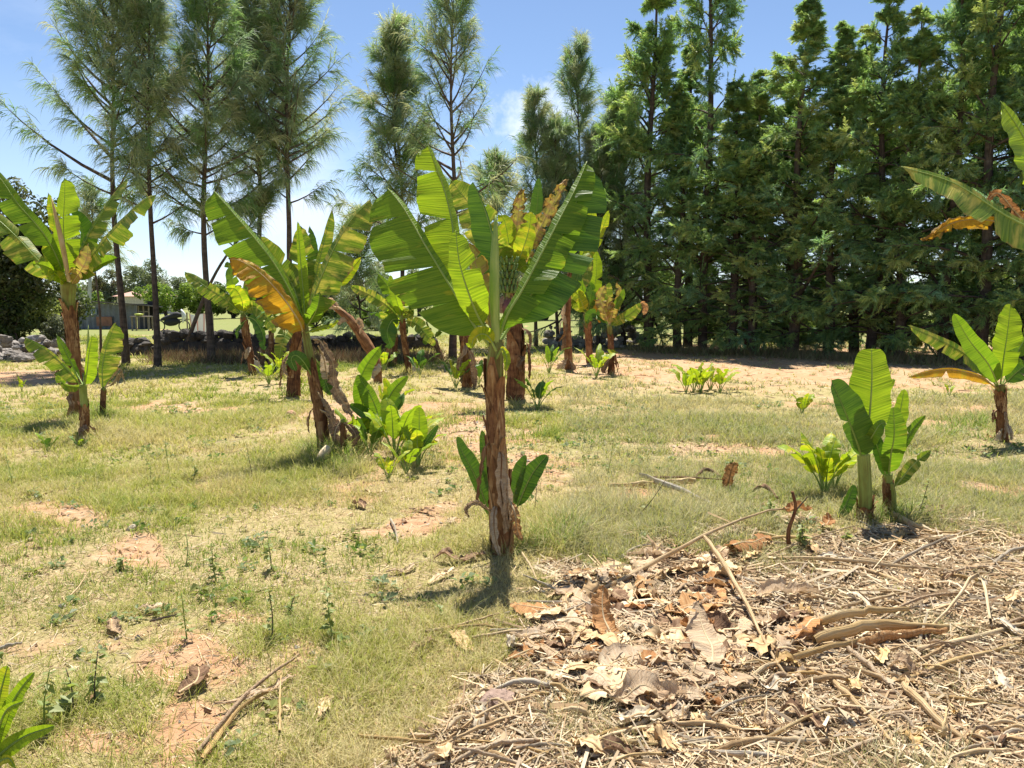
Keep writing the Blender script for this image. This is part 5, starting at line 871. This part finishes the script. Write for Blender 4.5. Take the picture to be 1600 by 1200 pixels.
def straw(name, label, seed, bands, litter):
    rng = np.random.RandomState(seed); Vs, Cs = [], []
    for (y0, y1, dens, L0, W0) in bands:
        x, y = scatter(rng, y0, y1, dens); b, l = masks(x, y); keep = (l > .5) if litter else (rng.rand(len(x)) < .55 * (1 - l)); x, y = x[keep], y[keep]; n = len(x); a = rng.rand(n) * 6.283; Ln = L0 * (.3 + 1.2 * rng.rand(n) ** 2); W = W0 * (.5 + rng.rand(n)); hp = inpoly(*proj(np.stack([x, y, x * 0], -1)), HEAP); z = gz(x, y) + (.004 + (.035 if litter else .008) * rng.rand(n)) + hp * .03 * rng.rand(n) * litter; tl = rng.randn(n) * (.18 if litter else .1)
        d = np.stack([np.cos(a), np.sin(a), tl], -1) * (Ln / 2)[:, None]; s = np.stack([-np.sin(a), np.cos(a), rng.randn(n) * .7], -1) * (W / 2)[:, None]; c0 = np.stack([x, y, np.maximum(z, gz(x, y) + .002 + np.abs(tl) * Ln * .45)], -1)
        Vs.append(np.stack([c0 - d - s, c0 + d - s * .6, c0 + d + s * .6, c0 - d + s], 1).reshape(-1, 3)); pal = np.array([(.54, .41, .25), (.42, .29, .165), (.63, .52, .35), (.27, .18, .105), (.45, .36, .25)]); Cs.append(np.repeat(pal[rng.randint(0, 5, n)] * (.7 + .55 * rng.rand(n))[:, None], 4, 0))
    V = np.vstack(Vs); tag(obj(name, V, np.arange(len(V)).reshape(-1, 4), STRAWM, None, col=np.vstack(Cs), smooth=False, origin=(0, 0, 0)), label, 'straw', kind='stuff')
blades('tall_grass_stalks', 'sparse pale taller grass stalks standing above the turf', [(1.8, 9, 22, 5, .17, .0028, 1), (9, 20, 7, 5, .17, .007, 1)], 17)
# clods and pebbles on the bare soil, small broad leaved weeds in the turf
rng = np.random.RandomState(51); x, y = scatter(rng, 1.8, 11, 330); b, l = masks(x, y); k = rng.rand(len(x)) < np.clip(b * 1.3 - .12, .03, 1) * (1 - l); x, y = x[k], y[k]; n = len(x); s = .003 + .016 * rng.rand(n) ** 4; base_ = np.array([(1, 0, 0), (0, 1, 0), (-1, 0, 0), (0, -1, 0), (0, 0, .9), (0, 0, -.6)]); V = (base_[None] * (.6 + .8 * rng.rand(n, 6, 3)) + .25 * rng.randn(n, 6, 3)) * s[:, None, None] + np.stack([x, y, gz(x, y) + s * .35], -1)[:, None]; f = np.array([(0, 1, 4), (1, 2, 4), (2, 3, 4), (3, 0, 4), (1, 0, 5), (2, 1, 5), (3, 2, 5), (0, 3, 5)]); Fq = (np.arange(n)[:, None, None] * 6 + f[None]).reshape(-1, 3); pal = np.array([(.40, .26, .155), (.33, .21, .13), (.46, .33, .21), (.36, .32, .27), (.28, .17, .10)])
tag(obj('soil_clods', V.reshape(-1, 3), [Fq], vcol_mat('clod_soil', 0, .95, .1), None, col=np.repeat(pal[rng.randint(0, 5, n)], 6, 0), smooth=False, origin=(0, 0, 0)), 'small clods and pebbles on the bare soil patches', 'soil clods', kind='stuff')
rng = np.random.RandomState(52); x, y = scatter(rng, 1.8, 12, 20); b, l = masks(x, y); k = (rng.rand(len(x)) < .75 - b * .4) & (l < .5) & (vn(x, y, .9, 71) > .42); x, y = x[k], y[k]; per = 11; t = np.repeat(np.arange(len(x)), per); n = len(t); a = rng.rand(n) * 6.283; e = .15 + .9 * rng.rand(n); sz = (.5 + 1.0 * rng.rand(len(x)))[t]; d = np.stack([np.cos(a) * np.cos(e), np.sin(a) * np.cos(e), np.sin(e)], -1); Ln = (.022 + .03 * rng.rand(n)) * sz; c = np.stack([x[t] + rng.randn(n) * .02 * sz, y[t] + rng.randn(n) * .02 * sz, gz(x[t], y[t]) + .03 * rng.rand(n) * sz], -1); s = unit(np.cross(d, np.array((0, 0, 1.))) + .3 * rng.randn(n, 3)) * (Ln * .32)[:, None]; m = c + d * (Ln * .55)[:, None]
V = np.stack([c, m + s, c + d * Ln[:, None] - np.stack([x[t] * 0, x[t] * 0, Ln * .25], -1), m - s], 1).reshape(-1, 3); pal = np.array([(.14, .22, .05), (.20, .27, .10), (.24, .30, .15), (.28, .30, .09)]); cc = pal[rng.randint(0, 4, len(x))][t] * (.7 + .5 * rng.rand(n))[:, None]
tag(obj('low_weeds', V, np.arange(len(V)).reshape(-1, 4), FOLI, None, col=np.repeat(cc, 4, 0), smooth=False, origin=(0, 0, 0)), 'low broad leaved weeds mixed through the turf', 'weeds', kind='stuff')
straw('straw_litter', 'fine pale straw and shredded leaf covering the lower right corner', 8, [(1.6, 3.6, 4600, .12, .0052), (3.6, 6.5, 2700, .15, .007), (1.8, 6, 240, .24, .011)], True)
straw('dry_straw', 'loose bits of dry straw lying through the grass', 9, [(1.6, 4.5, 1700, .07, .0034), (4.5, 9, 420, .09, .005), (9, 22, 40, .16, .010)], False)
# dry brown scrub along the foot of the wall
rng = np.random.RandomState(14); n = 9000; px_ = 235 + 450 * rng.rand(n); py_ = 570 - 14 * rng.rand(n); d_ = np.stack([ray(a, b) for a, b in zip(px_[:900], py_[:900])]); Pb = CO + d_ * (-CH / d_[:, 2:3]); k = rng.randint(0, 900, n); B = Pb[k] + rng.randn(n, 3) * (.12, .12, 0); B[:, 2] = 0
D = unit(np.stack([rng.randn(n) * .6, rng.randn(n) * .6, .4 + rng.rand(n)], -1)); pal = np.array([(.20, .11, .06), (.26, .17, .09), (.13, .085, .05), (.30, .23, .13), (.12, .13, .05)]); V, Fl, col = strips(B, D, .012 + .012 * rng.rand(n), .12 + .30 * rng.rand(n), rng, pal[rng.randint(0, 5, n)])
tag(obj('dry_weeds', V, Fl, STRAWM, None, col=col, smooth=False, origin=(0, 0, 0)), 'brown dried weeds along the foot of the dark stone wall', 'weeds', kind='stuff')
rng = np.random.RandomState(15); n = 8000; t = rng.rand(n); P0 = A_[None] * (1 - t[:, None]) + B_[None] * t[:, None]; B = P0 + rng.randn(n, 3) * (.3, .6, 0) - np.array((.4, .9, 0)); B[:, 2] = 0; D = unit(np.stack([rng.randn(n) * .5, rng.randn(n) * .5, .5 + rng.rand(n)], -1)); pal = np.array([(.30, .25, .13), (.16, .18, .06), (.22, .15, .08)]); V, Fl, col = strips(B, D, .010 + .012 * rng.rand(n), .10 + .28 * rng.rand(n), rng, pal[rng.randint(0, 3, n)])
tag(obj('dry_weeds', V, Fl, STRAWM, None, col=col, smooth=False, origin=(0, 0, 0)), 'dry grass fringe along the foot of the cypress windbreak', 'weeds', kind='stuff')
# stalked weeds, each a thing
def weed(bx, by, h, label, seed, n=14, ls=.022, grp=None, cols=((.26, .32, .09), (.34, .38, .15), (.28, .33, .11))):
    n = int(n * 1.4); ls *= 1.1; rng = np.random.RandomState(seed); g = ground(bx, by); hm = h * g[1] / F; root = thing('weed', g, label, 'weed', grp); top = g + np.array((rng.randn() * .25 * hm, rng.randn() * .2 * hm, hm * (.8 + .4 * rng.rand()))); P_, _ = spline([g - (0, 0, .01), (g + top) / 2 + rng.randn(3) * .01, top], 8); V, Fl, uv = tube(P_, np.linspace(.004, .0018, 8), 5); obj('stalk', V, Fl, BARK if seed % 2 else PETI, root, uv)
    f = rng.rand(n) ** .8; c = np.stack([np.interp(f, np.linspace(0, 1, 8), P_[:, j]) for j in range(3)], 1); a = rng.rand(n) * 6.28; d = unit(np.stack([np.cos(a), np.sin(a), rng.randn(n) * .4], -1)); s = np.cross(d, np.array((0, 0, 1.))); s = unit(s + rng.randn(n, 3) * .3); Ln = ls * (.6 + rng.rand(n))[:, None] * (1.3 - f[:, None] * .7)
    V = np.stack([c + d * .004, c + d * Ln * .6 + s * Ln * .42, c + d * Ln * 1.35 - (0, 0, .005), c + d * Ln * .6 - s * Ln * .42], 1).reshape(-1, 3); cc = np.array(cols)[rng.randint(0, len(cols), n)]; obj('leaves', V, np.arange(len(V)).reshape(-1, 4), FOLI, root, col=np.repeat(cc, 4, 0), smooth=False)
WG = 'stalked dark weeds in the grass'
for i, (x, y, h, n_, ls, lab) in enumerate([(338, 905, 60, 26, .03, 'dark leafy weed with round leaves in the grass left of the middle'), (425, 890, 66, 24, .03, 'grey leaved weed right of the round leaved weed'), (293, 1010, 72, 22, .022, 'thin dry weed beside a bare soil patch'), (425, 1000, 84, 26, .022, 'tall spindly weed standing in the open grass'), (520, 1000, 105, 30, .024, 'tallest spindly dark weed left of the litter'),
    (195, 890, 26, 22, .026, 'low dark weed on a bare reddish patch'), (290, 880, 60, 14, .018, 'thin weed left of the round leaved weed'), (150, 1120, 90, 22, .03, 'leafy weed stalk near the lower left corner'), (70, 1150, 110, 22, .03, 'weed stalk standing by the cut off corner sucker'), (115, 1130, 70, 18, .03, 'short weed between two stalks near the lower left corner'), (235, 745, 40, 18, .022, 'small dark weed in the grass below the left edge plants'), (300, 750, 30, 30, .026, 'low bushy dark weed in the left grass'), (265, 735, 60, 12, .018, 'single thin stalk weed in the left grass'), (395, 745, 56, 12, .018, 'thin stalk weed left of the leaning plant foot'),
    (948, 745, 70, 10, .016, 'dry reddish stalk weed near the fallen sheaths'), (990, 810, 64, 10, .016, 'dry stalk weed before the fallen sheaths'), (1200, 815, 34, 40, .032, 'low dark bushy weed left of the small dead stalk'), (1255, 860, 42, 44, .032, 'dark leafy weed at the foot of the small dead stalk'), (1320, 850, 22, 30, .03, 'dark low weed near the thick pale stem'), (1430, 812, 70, 26, .022, 'feathery weed right of the leafy green sucker'), (690, 960, 40, 14, .02, 'pale weed left of the stem shadow'), (835, 800, 60, 10, .018, 'thin weed right of the largest stem'), (640, 700, 46, 24, .026, 'dark weed among the suckers beside the leaning plant'), (455, 960, 30, 16, .022, 'low weed between the two spindly stalks'), (20, 760, 60, 18, .02, 'thin weed at the left border of the grass')]):
    weed(x, y, h, lab, 500 + i, n_, ls, WG)
# ------------------------------------------------------------------ fallen leaves and stalks
def flat_leaf(px, py, Ln, wd, rot, mat, label, group, seed, lift=.02, arch=.06, name='dry_leaf', tears=2, curl=-.5, crumple=.004, z=None, up=0):
    rng = np.random.RandomState(seed); g = ground(px, py); h = np.array((math.cos(rot), math.sin(rot), 0)); s = np.array((-math.sin(rot), math.cos(rot), 0)); t = np.linspace(-.5, .5, 6); C3 = np.array([g + h * Ln * q + s * (.12 * Ln * math.sin(q * 4 + seed)) for q in t])
    C3[:, 2] = gz(C3[:, 0], C3[:, 1]) + lift + arch * (rng.rand(6) ** 1.5) + up * (t + .5) ** 2 * Ln; root = thing(name, g, label, 'dry leaf', group); upv = np.array((0, 0, 1.)); f = .15 + .35 * rng.rand() if rng.rand() < .6 else -.1
    SEED[0] = 2000 + seed; leaf3(root, C3, unit(s + upv * f)[None], unit(-s + upv * f * rng.rand())[None], wd, wd * (.5 + .5 * rng.rand()), mat, t0=.02, tears=tears, curl=curl, wav=.22, rp=.005 + wd * .03, n=22, nu=5, crumple=crumple, name='blade', rib=STALK, blunt=.6)
def stick(pts, r, mat, label, group=None, name='dry_stalk', seed=1, flat=.6, lift=.015, rough=.12):
    rng = np.random.RandomState(seed); P = []
    for p in pts:
        g = ground(p[0], p[1]); g[2] += lift + (p[2] if len(p) > 2 else 0); P.append(g)
    P_, _ = spline(P, 14); t = np.linspace(0, 1, 14); P_ = P_ + rng.randn(14, 3) * r * .12; V, Fl, uv = tube(P_, r * (1 - .35 * t) * (.7 + .3 * np.sin(np.pi * np.clip(t * 1.1 + .08, 0, 1))), 9, True, rough, rng, flat); o = obj(name, V, Fl, mat, None, uv); tag(o, label, 'dry stalk', group)
# the ones that can be told apart
stick([(1100, 868, .10), (1130, 915, .12), (1165, 970, .10), (1200, 1030, .05), (1232, 1068, .02)], .020, STALK, 'long bent tan leaf stalk lying across the middle of the litter heap', seed=2)
stick([(905, 945, .03), (980, 920, .06), (1060, 885, .09), (1140, 850, .10), (1195, 832, .12), (1232, 828, .12)], .016, STALK, 'long dry stalk running from the heap up to the small dead stalk', seed=3)
stick([(1195, 880, .02), (1300, 886, .04), (1400, 896, .04), (1520, 902, .02), (1610, 906, .01)], .013, STALK, 'long thin straight stalk along the far edge of the litter', seed=4)
stick([(1160, 912, .02), (1260, 922, .03), (1350, 928, .02), (1420, 930, .01)], .013, STALK, 'pale straight stalk just in front of the longest far edge stalk', seed=5)
for k, (q, r_, m_) in enumerate([([(1280, 985, .05), (1340, 978, .07), (1420, 968, .05)], .026, STALKO), ([(1270, 1010, .04), (1350, 1000, .07), (1480, 992, .04)], .034, STALKO), ([(1225, 1040, .03), (1310, 1020, .05), (1370, 1005, .04)], .018, STALKO), ([(1330, 1015, .02), (1400, 1005, .05), (1478, 1000, .05)], .030, DRYO)]):
    stick(q, r_, m_, ['short amber sheath, uppermost of the amber bundle in the litter', 'thickest amber sheath of the bundle in the litter', 'thin amber sheath at the left front of the bundle', 'rusty folded sheath at the right end of the amber bundle'][k], 'bundle of amber sheaths', seed=10 + k, flat=.5)
stick([(1283, 1050, .02), (1330, 1105, .03), (1370, 1150, .02), (1400, 1190, .01)], .017, STALK, 'jointed tan stalk slanting down at the lower right, left one of a pair', seed=20); stick([(1410, 1085, .04), (1450, 1130, .04), (1500, 1170, .02), (1560, 1215, .01)], .020, STALK, 'jointed tan stalk slanting down at the lower right, right one of a pair', seed=21); stick([(1325, 1020, .03), (1365, 1060, .04), (1410, 1100, .02)], .016, DRYL, 'brown frayed stalk joining the amber bundle to the slanting pair', seed=22)
stick([(1450, 1095, .02), (1520, 1105, .03), (1610, 1118, .02)], .010, STALKO, 'thin orange stalk near the right border', seed=23); stick([(1270, 1150, .01), (1310, 1165, .02), (1370, 1175, .02)], .011, STALKO, 'thin yellow stalk at the bottom of the litter', seed=24); stick([(1470, 1160, 0), (1473, 1178, .06), (1476, 1150, .09)], .012, STALKO, 'short amber stub sticking up at the lower right', seed=25)
stick([(1545, 990, .06), (1535, 945, .10), (1520, 930, .10), (1490, 960, .05), (1440, 1000, .02)], .014, STALK, 'greyish curved stalk arching in the right part of the litter', seed=26); stick([(1430, 1020, .02), (1500, 1010, .03), (1620, 980, .02)], .018, STALK, 'grey tan stalk lying right of the amber bundle', seed=27); stick([(1390, 1080, .02), (1480, 1045, .03), (1560, 1020, .02), (1620, 1005, .02)], .016, STALKO, 'tan orange stalk reaching the right border', seed=28)
stick([(665, 990, .01), (720, 980, .02), (780, 965, .03)], .010, STALK, 'pale stick lying across the end of the stem shadow', seed=29); stick([(700, 985, .01), (750, 984, .02), (798, 987, .01)], .010, STALKO, 'yellow stick just below the pale one at the stem shadow', seed=30); stick([(310, 1192, .02), (352, 1146, .03), (398, 1096, .035), (468, 1035, .03)], .013, DRYL, 'long tan cane slanting across the lower left grass', seed=31); stick([(437, 1155, .01), (438, 1120, .03), (440, 1082, .05)], .010, STALKO, 'short orange cane standing right of the slanting cane', seed=32)
stick([(0, 1026, .01), (18, 1024, .015), (36, 1020, .01)], .012, CUT, 'pale stick at the left border', seed=33); stick([(110, 940, .01), (125, 925, .02), (140, 905, .03)], .006, STALK, 'thin pale straw in the left grass', seed=34); stick([(235, 985, .01), (255, 982, .015), (278, 975, .015)], .007, BARK, 'short dark twig in the left grass', seed=35); stick([(815, 870, .02), (830, 895, .03), (845, 925, .02)], .010, STALK, 'short grey stick right of the stem shadow', seed=36)
stick([(610, 812, .01), (618, 830, .02), (622, 850, .01)], .014, CUT, 'pale strip lying left of the largest plant', seed=37); stick([(905, 820, .01), (920, 832, .03), (935, 845, .02)], .012, CUT, 'short pale stick right of the largest plant', seed=38); stick([(1085, 760, .02), (1000, 765, .02), (950, 765, .02)], .034, STALKO, 'orange tan sheath lying flat in the grass', seed=39, flat=.35); stick([(1000, 750, .03), (1030, 768, .05), (1075, 782, .03), (1120, 800, .01)], .030, CUT, 'pale sheath crossing over the orange tan one', seed=40, flat=.3); stick([(1020, 755, .03), (1080, 757, .04), (1130, 757, .03)], .012, DRYD, 'dark sheath behind the crossing pale one', seed=41)
stick([(1085, 752, .02), (1105, 745, .06), (1130, 752, .02)], .022, DRYD, 'curled dark sheath left of the upright rusty flap', seed=42, flat=.4); stick([(1172, 775, .02), (1195, 772, .06), (1215, 790, .02)], .024, DRYD, 'curled dark sheath between the rusty flap and the yellowish sucker', seed=43, flat=.4); stick([(1395, 815, .03), (1425, 832, .04), (1455, 838, .02)], .030, STALKO, 'rolled amber sheath in front of the leafy green sucker', seed=44, flat=.5); stick([(1600, 1150, .01), (1530, 1185, .02), (1500, 1195, .02)], .03, CUT, 'flat grey strip at the lower right corner', seed=45, flat=.2)
flat_leaf(1450, 806, .34, .055, .1, DRYL, 'tan dry leaf right of the leafy green sucker', None, 50, .02, .04); flat_leaf(1405, 852, .22, .05, .8, STALKO, 'amber scrap of leaf in front of the rolled amber sheath', None, 51); flat_leaf(1245, 830, .22, .06, .2, DRYO, 'folded rusty leaf hanging on the small dead stalk', None, 52, .12, .05); flat_leaf(1172, 868, .42, .10, .9, DRYO, 'broad rusty leaf held up under the long dry stalk', None, 53, .06, .06, curl=.5); flat_leaf(1290, 830, .2, .05, 1.2, DRYO, 'brown curled leaf left of the young banana stem', None, 54, .04, .06)
flat_leaf(720, 872, .34, .06, 0, DRYD, 'blackened dry leaf lying left of the largest stem', None, 55, .02, .05); flat_leaf(1100, 1030, .36, .085, 1.25, DRYL, 'broad tan leaf folded upright in the middle of the litter', None, 56, .05, .03, up=.45, curl=.1); flat_leaf(950, 1000, .22, .06, 1.5, DRYO, 'pair of rusty flaps standing up in the left litter', None, 57, .04, .05, up=.8); flat_leaf(1230, 945, .40, .065, .1, DRYL, 'pale yellowish broad leaf at the right of the long bent stalk', None, 58, .06, .05); flat_leaf(1025, 1105, .40, .065, .3, DRYL, 'wide pinkish brown leaf at the front of the heap', None, 59, .05, .05)
stick([(318, 1196, .01), (372, 1128, .02), (425, 1092, .02), (462, 1046, .02)], .011, STALKO, 'thin amber strip lying along the slanting tan cane', seed=60, flat=.35, rough=.3); flat_leaf(405, 1095, .36, .022, .95, DRYL, 'narrow dry leaf strip lying over the slanting tan cane', None, 61, .03, .02, tears=0)
# upright rusty flap and small dead stalk
p = thing('dry_sheath_flap', ground(1138, 768), 'upright rusty sheath flap standing in the grass', 'dry sheath'); Yf = gY(1138, 768)
leaf3(p, np.array([at(1132, 772, Yf), at(1138, 755, Yf), at(1142, 738, Yf), at(1148, 722, Yf)]), CR[None] + CF * .4, -CR[None] + CF * .4, .06, .055, DRYO, t0=0, tears=2, curl=.1, name='blade', rib=DRYO, blunt=.25, crumple=.006)
g = ground(1236, 862); Yf = g[1]; p = thing('dead_stalk', g, 'small dead stalk with a forked top standing at the edge of the heap', 'dead stalk')
for nm, q, r_ in (('stalk', [(1234, 866), (1232, 830), (1243, 795), (1238, 768)], .016), ('fork', [(1241, 800), (1250, 790), (1262, 776)], .006)):
    P_, _ = spline([at(a, b, Yf) for a, b in q], 12); V, Fl, uv = tube(P_, np.linspace(r_, r_ * .55, 12), 8, True, .1, rs()); obj(nm, V, Fl, BARK if nm == 'fork' else STEM, p, uv)
V, Fl = rock(np.random.RandomState(77), ground(777, 1100) + (0, 0, .02), (.085, .07, .045)); tag(obj('rock', V, Fl, rock_mat('pinkish_stone', (.30, .20, .15), (.45, .32, .25), (.56, .44, .36)), None, smooth=False), 'lone pinkish stone at the left border of the litter', 'rock')
V, Fl = rock(np.random.RandomState(79), ground(455, 650) + (0, 0, .02), (.10, .08, .06)); tag(obj('rock', V, Fl, plain('red_clod', (.38, .22, .13), .95, 0, 20, .3), None, smooth=False), 'reddish clod of soil left of the leaning plant', 'rock')
V, Fl = rock(np.random.RandomState(78), ground(207, 830) + (0, 0, .01), (.045, .04, .03)); tag(obj('rock', V, Fl, CUT, None, smooth=False), 'small white stone in the left grass', 'rock')
# the rest of the heap: many alike
rng = np.random.RandomState(21); pass
def inside(poly):
    while True:
        x, y = 400 + 1250 * rng.rand(), 830 + 370 * rng.rand()
        if inpoly(np.array([x]), np.array([y]), poly)[0]: return x, y
LG = 'dry leaf scraps of the litter heap'; SG = 'dry stalks of the litter'
for k in range(230):
    x, y = inside(HEAP); flat_leaf(x, y, .12 + .34 * rng.rand() ** 1.4, .022 + .075 * rng.rand() ** 1.1, rng.rand() * 6.28, [DRYL, DRYL, DRYL, DRYD, DRYO, STALK, STALK][rng.randint(7)], 'crumpled brown scrap of banana leaf in the litter heap', LG, 200 + k, .012 + .035 * rng.rand(), .035, tears=rng.randint(2), curl=rng.rand() * .9 - .5)
for k in range(80):
    x, y = inside(LIT[:11] + [(1700, 1200), (500, 1230)]); flat_leaf(x, y, .08 + .18 * rng.rand(), .012 + .03 * rng.rand(), rng.rand() * 6.28, [DRYL, STALK, STALK, DRYD, CUT, STALKO][rng.randint(6)], 'small dry leaf shred spread around the litter heap', 'dry leaf shreds around the litter heap', 400 + k, .012 + .03 * rng.rand(), .04, tears=0)
for k in range(200):
    x, y = inside(LIT[:11] + [(1700, 1200), (500, 1230)]); a = (rng.rand() - .5) * 1.6 + (3.14 if rng.rand() < .5 else 0); L_ = 50 + 190 * rng.rand() ** 1.6; dx_, dy_ = L_ * math.cos(a), L_ * math.sin(a) * .5
    stick([(x - dx_ / 2, y - dy_ / 2, .02 * rng.rand()), (x + rng.randn() * 5, y + rng.randn() * 4, .01 + .04 * rng.rand()), (x + dx_ / 2, y + dy_ / 2, .02 * rng.rand())], .005 + .010 * rng.rand(), [STALK, STALK, STALKO, DRYL, CUT, STALK][rng.randint(6)], 'dry straw coloured stalk strewn in the litter', SG, seed=700 + k)
for k, (x, y) in enumerate([(700, 815), (660, 800), (690, 900), (630, 890), (560, 790), (1010, 1150), (240, 960), (660, 1010), (720, 1000), (1180, 780), (920, 840), (1320, 900), (1500, 860), (545, 705), (585, 770), (180, 995), (300, 1080), (510, 1110)]):
    flat_leaf(x, y, .12 + .12 * rng.rand(), .02 + .03 * rng.rand(), rng.rand() * 6.28, [DRYL, DRYD, STALK][k % 3], 'dry leaf scrap lying alone in the grass outside the heap', 'stray dry leaf scraps in the grass', 900 + k, .012, .03, tears=0)
